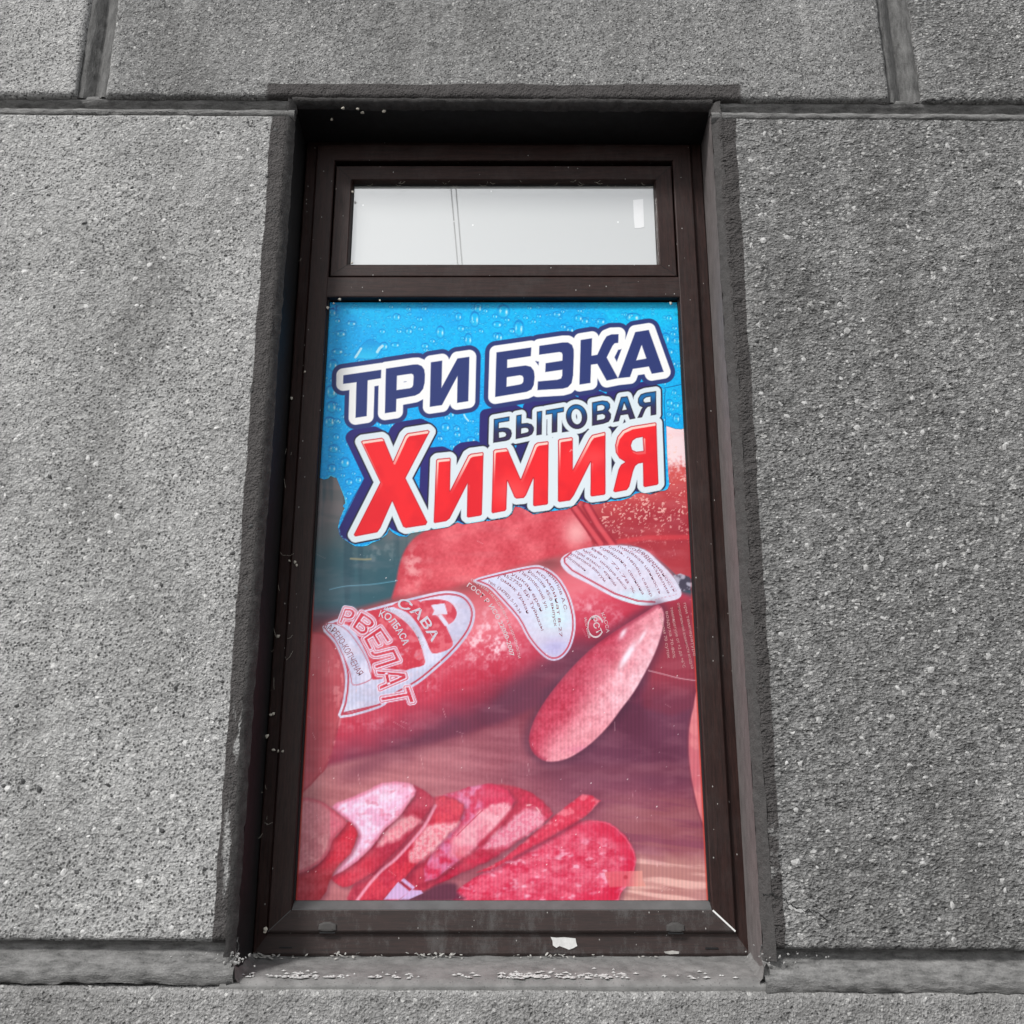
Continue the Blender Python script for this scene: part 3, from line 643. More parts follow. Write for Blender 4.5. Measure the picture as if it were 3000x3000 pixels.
# ---- the older film: sausages on a board
FY = 0.1835
FX0, FX1, FZ0, FZ1 = IX0 + 0.0035, IX1 - 0.0035, IZ0 + 0.0175, TB0 - 0.003
fs = 0.0022; nxf = int((FX1 - FX0) / fs); nzf = int((FZ1 - FZ0) / fs)
gx, gz = np.meshgrid(np.linspace(FX0, FX1, nxf + 1), np.linspace(FZ0, FZ1, nzf + 1), indexing='ij')
PX, PY = fp(gx.ravel(), gz.ravel(), FY)
bx, by = (PX - 900) / 0.62112, (PY - 1500) / 0.62112
def paint_film():
    N = len(PX); C = np.zeros((N, 3))
    n1 = fbm(PX / 60, PY / 60, 1, 5); n2 = fbm(PX / 18, PY / 18, 2, 4); n3 = fbm(PX / 7, PY / 7, 3, 3); n4 = fbm(PX / 140, PY / 140, 4, 3)
    nb = fbm((bx + by * 0.35) / 260, (by - bx * 0.12) / 26, 6, 5)          # wood grain along the board
    nv = fbm(PX / 30, PY / 400, 8, 3)
    # background: faded teal dark at the top left, maroon right
    C[:] = lerp((104, 100, 94), (50, 84, 88), ss(-60, 330, by + (n1 - .5) * 200))
    lay(C, (92, 88, 84), 0.6 * (1 - ss(60, 150, bx)) * (1 - ss(60, 260, by)))
    lay(C, (128, 134, 130), 0.55 * ss(.5, .75, n2) * np.exp(-((bx - 330) / 130) ** 2 - ((by - 190) / 70) ** 2))
    lay(C, (34, 62, 68), 0.55 * ss(.5, .7, nv) * (1 - ss(400, 480, by)))  # upright streaks of a reflection, painted into the print
    lay(C, (120, 42, 52), ss(420, 560, by) * 1.0)
    # board
    bd = ss(980, 1130, by + 0.14 * (bx - 700) * (bx < 1000))
    woodc = lerp((178, 104, 102), (138, 68, 78), ss(200, 1350, bx)); woodc += (nb - .5)[:, None] * np.array([34, 30, 28]); woodc += ((n3 - .5) * 12)[:, None]
    lay(C, woodc, bd)
    lay(C, (92, 36, 54), 0.92 * ss(1050, 1330, bx) * ss(640, 780, by) * (1 - ss(1180, 1420, by + (n1 - .5) * 80)))
    lay(C, (110, 48, 60), 0.75 * np.exp(-((by - 1225 + (bx - 1300) * .02) / 40) ** 2) * ss(850, 1150, bx))
    lay(C, lerp((150, 84, 82), (128, 62, 72), ss(.35, .65, nb)), 0.7 * ss(1300, 1400, by) * ss(1300, 1500, bx))
    lay(C, lerp((176, 118, 106), (218, 166, 150), ss(.35, .7, nb)), ss(1580, 1680, by + (bx - 1700) * -0.12 + (n1 - .5) * 90) * ss(1380, 1540, bx))
    # back sausage
    d = sdf(PX, PY, [smooth_poly(zB([(413, 430), (420, 330), (440, 230), (480, 150), (545, 95), (700, 20), (900, -120), (1120, -160), (1290, -120), (1320, 40), (1350, 160), (1210, 215), (1000, 275), (790, 345), (640, 400)]))])
    cc = lerp((196, 60, 66), (222, 98, 100), ss(.2, .85, n1)); cc = cc + ((n3 - .5) * 26)[:, None]
    cc = lerp(cc, (238, 176, 168), 0.8 * ss(.38, .78, n2) * np.exp(-((bx - 470) / 90) ** 2 - ((by - 250) / 120) ** 2) + 0.8 * np.exp(-((bx - 1270) / 60) ** 2 - ((by - 95) / 70) ** 2))
    cc = lerp(cc, (176, 46, 52), 0.5 * ss(-30, -4, d) * (bx < 700))
    lay(C, cc, cov(d, 5))
    # red meat on the right, bleached at the top, flaking
    d = sdf(PX, PY, [smooth_poly(zB([(1290, -130), (1500, -330), (1800, -480), (2000, -480), (2000, 380), (1790, 330), (1700, 260), (1600, 180), (1480, 150), (1350, 160)]))])
    cc = lerp((200, 76, 68), (166, 46, 50), ss(-150, 60, by) + (n1 - .5) * .8); cc = lerp(cc, (236, 204, 200), 1 - ss(-270, -170, by + (n3 - .5) * 130))
    fl = ss(.60, .68, fbm(PX / 5, PY / 5, 12, 3)) * ss(.38, .6, n2) * (1 - ss(-20, 260, by)); cc = lerp(cc, (240, 190, 172), 0.8 * fl)
    lay(C, cc, cov(d, 3))
    lay(C, (206, 58, 60), 0.7 * cov(pl_d(PX, PY, zB([(1470, 140), (1600, 122), (1810, 118)])) - 7, 4))
    for P in ([(1262, -20), (1320, 60), (1385, 150)], [(1318, -30), (1370, 60), (1440, 155)]):
        dd = pl_d(PX, PY, zB(P)); lay(C, (150, 30, 40), cov(dd - 13, 3)); lay(C, (222, 84, 84), 0.8 * cov(dd - 7, 4))
    # main sausage
    top = [(20, 575), (90, 522), (200, 468), (420, 402), (640, 372), (790, 322), (1000, 256), (1190, 205), (1340, 163), (1500, 152), (1620, 186), (1720, 290), (1765, 380)]
    bot = [(1900, 420), (1900, 900), (1720, 960), (1500, 900), (1280, 830), (1060, 925), (900, 995), (600, 1085), (300, 1150), (100, 1195), (-40, 1260)]
    d = sdf(PX, PY, [zB(top + bot + [(-60, 700)])])
    n = 0.38 * bx + 0.925 * by; t = np.clip((n - 540) / 660, 0, 1) + (n1 - .5) * .10
    cc = np.stack([np.interp(t, [0, .08, .25, .42, .55, .75, .92, 1], [q[k] for q in ((150, 70, 70), (178, 78, 78), (204, 88, 92), (222, 108, 114), (204, 64, 78), (182, 42, 60), (132, 38, 56), (98, 38, 56))]) for k in range(3)], 1)
    cc = lerp(cc, (238, 184, 188), 0.95 * ss(.36, .78, n2 * .6 + n3 * .4) * (np.exp(-((bx - 760) / 130) ** 2 - ((by - 620) / 110) ** 2) + np.exp(-((bx - 930) / 110) ** 2 - ((by - 600) / 120) ** 2) * .7 + np.exp(-((bx - 1330) / 90) ** 2 - ((by - 450) / 60) ** 2) * .8 + .6 * np.exp(-((bx - 520) / 120) ** 2 - ((by - 800) / 60) ** 2) + .8 * np.exp(-((bx - 880) / 60) ** 2 - ((by - 560) / 120) ** 2) + .7 * np.exp(-((bx - 1420) / 70) ** 2 - ((by - 500) / 40) ** 2) + .35 * np.exp(-((bx - 300) / 200) ** 2 - ((by - 1000) / 40) ** 2)))
    cc = lerp(cc, (128, 60, 58), 0.75 * np.exp(-((bx - 1140) / 90) ** 2 - ((by - 245) / 40) ** 2) + .5 * np.exp(-((bx - 760) / 80) ** 2 - ((by - 350) / 26) ** 2))
    cc = lerp(cc, (146, 36, 46), 0.85 * ss(1560, 1640, bx) * ss(380, 460, by)); cc = lerp(cc, (98, 34, 50), .8 * ss(1560, 1640, bx) * ss(760, 900, by))
    lay(C, cc, cov(d, 14) * ss(-60, -10, -d + 0 * d - 0) if False else cov(d, 12))
    lay(C, (96, 32, 46), 0.55 * np.exp(-((n - 1215 - (n1 - .5) * 40) / 55) ** 2) * ss(80, 260, bx) * (1 - ss(1050, 1300, bx)))
    lay(C, (86, 34, 50), 0.75 * np.exp(-((by - 800 - (bx - 1050) * -.62) / 70) ** 2) * ss(820, 980, bx) * (1 - ss(1250, 1380, bx)))
    # cut end at the far left
    d = sdf(PX, PY, [smooth_poly(zB([(-60, 590), (30, 566), (92, 580), (140, 650), (170, 730), (182, 800), (172, 900), (140, 1050), (100, 1180), (60, 1240), (-60, 1290)]))])
    cc = lerp((200, 82, 86), (170, 60, 66), ss(560, 1250, by) + (n1 - .5)); cc = lerp(cc, (226, 140, 138), .6 * ss(.5, .7, n2) * np.exp(-((bx - 150) / 50) ** 2 - ((by - 800) / 170) ** 2)); cc = lerp(cc, (150, 36, 46), .5 * ss(-10, -2, d))
    lay(C, cc, cov(d, 3))
    lay(C, (236, 150, 150), .55 * cov(pl_d(PX, PY, zB([(172, 900), (150, 1010), (110, 1140), (88, 1190)])) - 3, 3) * ss(.4, .6, n2))
    # paper labels
    LW = lerp((212, 206, 220), (188, 186, 204), ss(.35, .65, n1)); LW = LW + ((n3 - .5) * 22)[:, None]
    def label(P, cfill, line_in, lw, red=(184, 48, 60), smooth=True):
        dd = sdf(PX, PY, [smooth_poly(zB(P)) if smooth else zB(P)])
        lay(C, cfill, cov(dd, 1.6)); lay(C, red, .92 * cov(np.abs(dd + line_in) - lw, 1.3)); return dd
    d1 = label([(72, 540), (200, 486), (330, 447), (480, 408), (620, 376), (690, 374), (745, 392), (782, 436), (792, 490), (770, 562), (700, 655), (610, 740), (520, 812), (400, 880), (340, 925), (156, 972), (166, 900), (179, 800), (168, 715), (130, 620)], LW, 9.5, 2.6)
    lay(C, (174, 44, 58), .9 * cov(pl_d(PX, PY, zB([(170, 948), (345, 908)])) - 2.2, 1.3))
    # red field and banners of the front label
    RD = lerp((196, 48, 60), (214, 92, 98), ss(.45, .7, n2))
    for P, sm in (([(400, 668), (620, 585), (770, 560), (890, 600), (1010, 690), (1100, 810), (1150, 960), (1155, 1050), (1030, 1085), (900, 1140), (700, 1180), (690, 1080), (640, 940), (560, 790), (480, 700)], 1),
                  ([(878, 535), (935, 492), (1090, 480), (1135, 500), (1205, 520), (1250, 605), (1335, 650), (1355, 720), (1408, 845), (1395, 895), (1330, 930), (1240, 950), (1205, 915), (1165, 820), (1095, 690), (1000, 585)], 1)):
        dd = sdf(PX, PY, [smooth_poly(zF(P))]); lay(C, RD, cov(dd, 1.4)); 
    dd = sdf(PX, PY, [smooth_poly(zF([(1130, 500), (1180, 478), (1300, 472), (1390, 500), (1440, 570), (1435, 630), (1395, 680), (1330, 695), (1300, 620), (1240, 600)]))]); lay(C, RD, cov(dd, 1.4))
    dd = sdf(PX, PY, [zF([(1215, 522), (1335, 505), (1362, 600), (1225, 612), (1245, 570)])]); lay(C, (214, 208, 220), cov(dd, 1.2))
    lay(C, (214, 208, 220), cov(pl_d(PX, PY, zF([(1300, 622), (1350, 690)])) - 6, 1.2))
    lay(C, (200, 140, 150), 0.8 * ss(.55, .7, n3 * .5 + n2 * .5) * np.exp(-((PX - 1160) / 70) ** 2 - ((PY - 1925) / 50) ** 2))
    dd = sdf(PX, PY, [smooth_poly(zF([(290, 690), (380, 690), (480, 750), (580, 880), (650, 1010), (678, 1110), (682, 1180), (530, 1228), (500, 1120), (440, 970), (360, 810), (280, 730)]), )]); lay(C, LW, cov(dd, 1.3)); lay(C, (184, 60, 72), .8 * cov(np.abs(dd) - 1.3, 1.1))
    dd = sdf(PX, PY, glyph_polys('РВЕЛАТ', zF([(410, 672), (530, 722), (620, 815), (675, 920), (715, 1040), (750, 1160), (768, 1290), (792, 1425)]), 42, 90))
    lay(C, (222, 214, 228), cov(dd - 9, 1.3)); lay(C, RD, cov(dd - 6.2, 1.2)); lay(C, (222, 214, 228), cov(dd - 3.6, 1.2)); lay(C, lerp((196, 42, 56), (206, 62, 72), ss(.45, .7, n2)), cov(dd, 1.2))
    LB = lerp((206, 204, 220), (202, 222, 224), np.exp(-((bx - 1170) / 80) ** 2 - ((by - 490) / 90) ** 2)); LB = lerp(LB, (176, 170, 204), np.exp(-((bx - 1170) / 70) ** 2 - ((by - 640) / 50) ** 2)); LB += ((n3 - .5) * 20)[:, None]
    label([(782, 322), (900, 286), (1050, 254), (1110, 256), (1180, 300), (1232, 380), (1262, 480), (1264, 560), (1242, 640), (1200, 690), (1150, 700), (1100, 668), (1040, 596), (990, 505), (900, 402), (850, 355)], LB, 7.5, 2.4)
    LC = lerp((212, 206, 218), (200, 216, 220), np.exp(-((bx - 1560) / 100) ** 2 - ((by - 410) / 40) ** 2)); LC += ((n3 - .5) * 24)[:, None]
    dd = label([(1194, 232), (1235, 192), (1340, 166), (1480, 157), (1590, 178), (1655, 232), (1722, 300), (1764, 372), (1752, 408), (1690, 424), (1620, 441), (1550, 436), (1450, 404), (1330, 340), (1230, 288)], LC, 14, 0.01)
    lay(C, (184, 48, 60), .9 * cov(pl_d(PX, PY, zB([(1245, 192), (1212, 218), (1216, 240), (1250, 275), (1340, 325), (1450, 385), (1560, 420), (1640, 425)])) - 2.4, 1.3))
    # twisted foil end
    dd = sdf(PX, PY, [zB([(1725, 300), (1760, 290), (1800, 305), (1830, 330), (1840, 380), (1800, 370), (1765, 372)])]); lay(C, lerp((168, 160, 170), (70, 60, 70), ss(.45, .6, n2)), cov(dd, 2))
    # standing half sausage
    P = [(1655, 438), (1682, 480), (1674, 560), (1642, 660), (1592, 760), (1540, 850), (1480, 930), (1420, 1010), (1340, 1090), (1270, 1140), (1205, 1170), (1130, 1176), (1072, 1142), (1046, 1080), (1060, 1010), (1092, 940), (1150, 852), (1250, 732), (1370, 620), (1500, 532), (1600, 470)]
    d = sdf(PX, PY, [smooth_poly(zB(P))])
    w = (bx - 1046) * 0.80 + (by - 1080) * 0.60                       # across the cut
    cc = lerp((184, 50, 68), (222, 136, 142), ss(10, 160, w + (n1 - .5) * 60 + 30 * ss(800, 480, by))); cc = lerp(cc, (238, 186, 190), .9 * ss(100, 240, w + (n2 - .5) * 110) * ss(1080, 800, by))
    cc = cc + ((n3 - .5) * 44 + (n2 - .5) * 24)[:, None]
    for (qx, qy, ra, rb) in ((1500, 690, 60, 13), (1520, 665, 55, 14), (1490, 572, 30, 12), (1580, 590, 34, 9)):
        u_ = (bx - qx) * .5 - (by - qy) * .87; v_ = (bx - qx) * .87 + (by - qy) * .5; cc = lerp(cc, (240, 226, 230), .85 * np.exp(-(u_ / ra) ** 2 - (v_ / rb) ** 2))
    cc = lerp(cc, (150, 34, 54), .6 * ss(-14, -3, d) * (w < 120)); cc = lerp(cc, (214, 120, 140), .7 * np.exp(-((bx - 1290) / 60) ** 2 - ((by - 1120) / 16) ** 2))
    lay(C, (70, 28, 44), .55 * cov(d - 14, 18)); lay(C, cc, cov(d, 3.0))
    # thin line and edge of another piece on the right
    lay(C, (206, 160, 160), .7 * cov(pl_d(PX, PY, smooth_poly(zB([(1610, 748), (1680, 765), (1760, 785), (1850, 797)]), 4, False)) - 1.6, 1.4))
    d = sdf(PX, PY, [smooth_poly(zB([(1850, 830), (1822, 920), (1802, 1020), (1800, 1140), (1812, 1250), (1830, 1340), (1850, 1420), (1890, 1500), (1980, 1500), (1980, 830)]))])
    lay(C, lerp((214, 116, 114), (196, 92, 96), ss(.4, .6, n1)), cov(d, 3)); lay(C, (110, 34, 46), .5 * cov(np.abs(d - 3) - 2, 3))
    # cut slices along the foot, right to left
    def shape(P, zz, c, soft=2.0, edge=None, shade=None):
        P0 = zz(P); P1 = smooth_poly(P0) if soft >= 5 or soft == 2.5 else P0; dd = sdf(PX, PY, [P1]); d0 = sdf(PX - 7, PY - 6, [P1]) if soft < 5 else dd
        if soft >= 5: dd = dd + (n2 - .5) * 18; soft = 9
        else: dd = dd + (n2 - .5) * 5; soft = 3.2
        c_ = c if np.ndim(c) == 2 else np.tile(np.asarray(c, float), (N, 1))
        c_ = c_ + ((n3 - .5) * 26 + (n1 - .5) * 18)[:, None]
        if soft < 5: c_ = lerp(c_, c_ * .86, .6 * ss(-10, 0, dd))
        if edge is not None: c_ = lerp(c_, edge, .6 * ss(-14, -2, dd))
        lay(C, (84, 30, 42), (.42 if soft < 5 else 0) * cov(d0, 12)); lay(C, c_, (1 if soft < 5 else .85) * cov(dd, soft)); return dd
    meat = lerp((200, 40, 64), (220, 92, 110), ss(.3, .75, fbm((bx + by * .3) / 48, (by - bx * .2) / 30, 33, 5, .65))); meat = lerp(meat, (238, 188, 200), .75 * ss(.58, .84, fbm((bx + by * .4) / 44, (by - bx * .15) / 26, 31, 3)) * ss(1500, 1640, by + (bx - 1200) * .15))
    d6 = shape([(706, 1800), (716, 1775), (830, 1700), (960, 1620), (1080, 1540), (1200, 1480), (1300, 1456), (1400, 1460), (1470, 1498), (1530, 1570), (1550, 1640), (1532, 1722), (1480, 1795), (1400, 1860), (740, 1860)], zB, meat, 2.5)
    lay(C, (200, 30, 56), .75 * cov(np.abs(d6 + 22) - 16, 14) * ss(1180, 1400, bx) * cov(d6, 2)); lay(C, (226, 100, 116), .6 * cov(np.abs(d6 + 3) - 2, 2) * ss(1250, 1450, bx))
    shape([(1300, 1328), (1345, 1338), (1384, 1362), (1340, 1412), (1290, 1452), (1130, 1545), (980, 1625), (860, 1690), (800, 1700), (920, 1640), (1040, 1540), (1180, 1420)], zB, lerp((206, 46, 66), (226, 96, 108), ss(.5, .7, n2)), 2)
    lay(C, (120, 30, 46), .6 * cov(pl_d(PX, PY, zB([(1290, 1455), (1130, 1550), (980, 1632)])) - 4, 6))
    lay(C, lerp((166, 44, 58), (190, 62, 74), ss(.3, .7, n2)), cov(sdf(PX, PY, [smooth_poly(zM([(-380, 1440), (-330, 1250), (-150, 950), (150, 600), (420, 330), (640, 240), (1200, 110), (1560, 160), (1880, 400), (1500, 790), (1200, 985), (950, 1090), (760, 1180), (600, 1260), (430, 1340), (60, 1440)]))]) + (n2 - .5) * 8, 5))
    shape([(1420, 170), (1560, 150), (1700, 210), (1900, 380), (1932, 440), (1830, 545), (1500, 775), (1200, 975), (950, 1085), (700, 1205), (560, 1235), (900, 960), (1100, 780), (1320, 590), (1480, 360)], zM, lerp((190, 40, 62), (176, 40, 58), ss(.4, .6, n2)), 2)
    shape([(1250, 690), (1450, 515), (1610, 395), (1745, 388), (1805, 450), (1826, 535), (1650, 665), (1500, 772), (1340, 830), (1140, 830)], zM, lerp((234, 168, 178), (216, 116, 134), ss(.35, .7, n3)), 5)
    lay(C, (240, 196, 190), .8 * cov(pl_d(PX, PY, smooth_poly(zM([(1640, 345), (1710, 345), (1770, 400), (1790, 460), (1815, 525)]), 3, False)) - 2.2, 2) * ss(.35, .55, n2))
    s3 = lerp((200, 48, 74), (214, 120, 150), ss(.25, .8, n2) * ss(1180, 1080, (PX - 1120) / .2588))
    shape([(680, 230), (850, 190), (1000, 130), (1200, 95), (1300, 110), (1420, 170), (1502, 290), (1460, 385), (1320, 590), (1100, 780), (900, 950), (600, 1180), (480, 1210), (470, 1060), (560, 880), (700, 720), (850, 570), (920, 440), (920, 340), (840, 290)], zM, s3, 2)
    shape([(1140, 380), (1300, 330), (1470, 340), (1320, 590), (1100, 790), (980, 900), (760, 930), (800, 730), (1000, 520)], zM, lerp((236, 178, 180), (220, 124, 134), ss(.3, .75, n2)), 5)
    lay(C, (178, 32, 52), .7 * cov(pl_d(PX, PY, zM([(1135, 400), (1000, 530), (840, 690)])) - 1.4, 1.6)); lay(C, (170, 30, 48), .8 * cov(pl_d(PX, PY, zM([(1560, 330), (1440, 440), (1300, 600), (1100, 790)])) - 6, 6))
    lay(C, (196, 60, 66), .6 * ss(.35, .6, n1) * np.exp(-((PX - 1320) / 55) ** 2 - ((PY - 2510) / 40) ** 2))
    shape([(585, 275), (700, 232), (840, 290), (922, 340), (910, 430), (850, 560), (700, 720), (540, 885), (400, 1000), (250, 1170), (80, 1330), (0, 1420), (-300, 1440), (-150, 1180), (0, 1080), (150, 960), (330, 760), (480, 590), (540, 500), (575, 340)], zM, lerp((204, 54, 66), (190, 44, 60), ss(.4, .6, n2)), 2)
    shape([(500, 580), (640, 560), (860, 540), (720, 720), (550, 890), (400, 990), (300, 930), (390, 725)], zM, lerp((238, 184, 184), (220, 124, 132), ss(.35, .7, n3)), 5)
    lay(C, (238, 158, 172), .85 * cov(pl_d(PX, PY, smooth_poly(zM([(-290, 1430), (-150, 1240), (0, 1075), (150, 955), (330, 760), (480, 575), (600, 350)]), 3, False)) - 4.5, 3.5))
    shape([(1690, 140), (1800, 190), (1932, 280), (1985, 380), (1932, 470), (1850, 600), (1700, 800), (1480, 1050), (1200, 1320), (900, 1520), (700, 1590), (560, 1500), (556, 1430), (700, 1360), (900, 1220), (1100, 1030), (1200, 900), (1300, 760), (1480, 610), (1540, 530), (1710, 300)], zL, lerp((204, 58, 70), (170, 40, 56), ss(900, 1400, (PX - 860) / .207 + (n1 - .5) * 300)), 2.5)
    shape([(1490, 600), (1620, 590), (1790, 620), (1740, 730), (1500, 900), (1200, 1000), (1290, 800)], zL, lerp((236, 172, 170), (222, 132, 138), ss(.35, .7, n3)), 7)
    s1 = lerp((228, 162, 186), (236, 204, 220), ss(.25, .75, n2)); s1 = lerp(s1, (206, 90, 112), .45 * ss(.58, .78, fbm(PX / 22, PY / 16, 44, 3)))
    shape([(540, 458), (600, 398), (850, 312), (1000, 242), (1150, 165), (1250, 112), (1450, 95), (1620, 110), (1690, 142), (1732, 220), (1710, 300), (1600, 430), (1540, 530), (1480, 610), (1300, 760), (1200, 900), (1100, 1030), (900, 1220), (700, 1360), (560, 1432), (620, 1330), (750, 1180), (850, 1030), (920, 870), (900, 800), (850, 720), (750, 630), (640, 550)], zL, s1, 2, (214, 100, 120))
    shape([(740, 690), (785, 662), (850, 722), (908, 830), (880, 920), (850, 1020), (780, 1140), (650, 1260), (560, 1400), (500, 1530), (430, 1700), (300, 1800), (-60, 1800), (-60, 1400), (200, 1350), (350, 1260), (440, 1170), (510, 1050), (540, 930), (620, 850)], zL, lerp((200, 48, 60), (160, 48, 52), ss(1150, 1500, (PY - 2270) / .207)), 2.5)
    s0 = lerp((190, 112, 114), (206, 100, 112), ss(500, 540, (PX - 860) / .207)); s0 = lerp(s0, (216, 150, 146), .5 * ss(.45, .65, n2) * ss(600, 1000, (PY - 2270) / .207))  # tone step is the edge of a reflection, painted into the slice
    shape([(-60, 335), (110, 328), (250, 330), (390, 370), (530, 470), (640, 560), (752, 682), (620, 850), (540, 930), (510, 1050), (440, 1170), (350, 1260), (200, 1350), (60, 1400), (-60, 1420)], zL, s0, 2.5, (186, 66, 78))
    # foot of the print: scrap of label, brown shadow
    lay(C, (84, 40, 52), .8 * cov(sdf(PX, PY, [smooth_poly(zM([(430, 1340), (640, 1240), (830, 1230), (850, 1330), (900, 1420), (200, 1420)]))]), 8))
    for P in ([(20, 1410), (178, 1213), (312, 1322), (190, 1410)], [(210, 1195), (242, 1172), (372, 1275), (342, 1298)], [(330, 1300), (440, 1310), (460, 1340), (300, 1410), (200, 1410)]):
        lay(C, (206, 176, 214), .9 * cov(sdf(PX, PY, [zM(P)]), 2))
    # strip of tape
    dd = sdf(PX, PY, [np.array([(1770, 2554), (1882, 2551), (1884, 2578), (1892, 2596), (1786, 2599), (1778, 2580)], float)]); lay(C, lerp((212, 92, 96), (216, 140, 122), ss(1830, 1880, PX)), .85 * cov(dd, 1.5)); lay(C, (170, 40, 48), .8 * cov(np.hypot(PX - 1833, PY - 2570) - 6, 3))
    # blue line, scratches, wear
    lay(C, (96, 150, 165), .8 * cov(pl_d(PX, PY, smooth_poly(zB([(105, 366), (180, 350), (300, 342), (425, 324)]), 4, False)) - 1.4, 1.5)); lay(C, (150, 140, 96), .8 * cov(pl_d(PX, PY, zB([(205, 220), (270, 224), (300, 222)])) - 2.5, 2))
    R = np.random.RandomState(9)
    for _ in range(70):
        x, y = R.uniform(880, 2060), R.uniform(1560, 2620); L = R.uniform(4, 40); a = R.choice([1.57, 1.4, 0.2, 0.6]) + R.normal(0, .2)
        lay(C, (236, 190, 186), R.uniform(.2, .6) * cov(pl_d(PX, PY, [(x, y), (x + math.cos(a) * L, y + math.sin(a) * L)], 6) - .6, 1.1))
    sp = fbm(PX / 2.6, PY / 2.6, 77, 2); lay(C, (250, 235, 230), .9 * ss(.90, .94, sp) * ss(.42, .6, n1))
    lay(C, (206, 150, 146), .12 * ss(.45, .75, fbm(PX / 90, PY / 25, 55, 5)))               # milky haze painted into the film colour
    lay(C, (224, 168, 176), .07 + .09 * ss(.3, .7, n4) * ss(300, 500, by)); C *= 1.05  # broad milky lift: sky haze put into the film colour
    C *= (1 + .035 * np.sin(PX * 2 * math.pi / 11.5 + np.sin(PY / 60) * .3) * ss(500, 900, by))[:, None]
    edge = np.minimum(gx.ravel() - FX0, FX1 - gx.ravel()); lay(C, (206, 80, 62), .8 * (1 - ss(.0015, .004, edge)) * ss(250, 500, by))
    C = C + np.array([-2, -3, 5.0]); C = C + (C - np.array([165, 95, 100.])) * .16                  # lilac tint of reflected sky painted in, then more punch for the print
    return np.clip(C, 0, 255)
idx = np.arange((nxf + 1) * (nzf + 1)).reshape(nxf + 1, nzf + 1)
Qf = np.stack([idx[:-1, :-1], idx[1:, :-1], idx[1:, 1:], idx[:-1, 1:]], -1).reshape(-1, 4)
Vf = np.stack([gx.ravel(), np.full(gx.size, FY), gz.ravel()], -1)
film = quads_obj('sausage_poster', Vf, Qf, print_mat('sun_faded_film', 0.36, 0.22), None, False)
tag(film, 'faded red sausage advertisement film covering the large lower pane', 'poster')
set_print(film, paint_film())

# ---- the newer sticker: blue with drops, torn lower edge
SY = 0.1827
T_ = z1([(184, 400), (632, 335), (628, 435), (472, 460), (460, 882), (328, 902), (340, 482), (182, 502)])
P_ = [z1([(687, 322), (1010, 274), (1062, 272), (1110, 292), (1138, 332), (1147, 390), (1143, 490), (1125, 560), (1085, 612), (1030, 640), (810, 680), (806, 828), (674, 848)]), z1([(817, 405), (985, 381), (1008, 392), (1014, 415), (1008, 515), (996, 540), (970, 553), (812, 575)])]
I_ = z1([(1217, 247), (1350, 227), (1342, 548), (1530, 202), (1671, 182), (1658, 706), (1525, 727), (1532, 405), (1347, 752), (1204, 773)])
B_ = [z2([(175, 362), (504, 315), (500, 397), (277, 430), (276, 508), (450, 485), (500, 497), (528, 535), (536, 590), (527, 670), (505, 712), (460, 734), (163, 783)]), z2([(273, 596), (395, 577), (420, 583), (430, 603), (428, 640), (415, 658), (390, 666), (270, 686)])]
E_ = z2([(580, 300), (800, 268), (850, 268), (888, 292), (904, 335), (905, 400), (898, 580), (885, 650), (850, 690), (800, 704), (562, 718), (567, 636), (750, 620), (785, 608), (796, 580), (797, 525), (636, 548), (639, 464), (797, 440), (799, 385), (792, 365), (770, 358), (577, 384)])
K_ = z2([(970, 245), (1077, 228), (1072, 394), (1127, 384), (1185, 258), (1215, 210), (1260, 192), (1328, 190), (1324, 272), (1290, 276), (1270, 300), (1215, 410), (1322, 606), (1215, 628), (1127, 470), (1067, 478), (1062, 650), (958, 666)])
A_ = [z2([(1485, 170), (1612, 150), (1753, 545), (1640, 564), (1613, 495), (1462, 518), (1435, 594), (1322, 606)]), z2([(1545, 290), (1590, 420), (1493, 437)])]
WORD1 = [[T_], P_, [I_], B_, [E_], [K_], A_]
def ell(cx, cy, rx, ry, tilt, n=28):
    return [(cx + rx * math.cos(a) * math.cos(tilt) - ry * math.sin(a) * math.sin(tilt), cy + rx * math.cos(a) * math.sin(tilt) + ry * math.sin(a) * math.cos(tilt)) for a in [6.2832 * i / n for i in range(n)]]
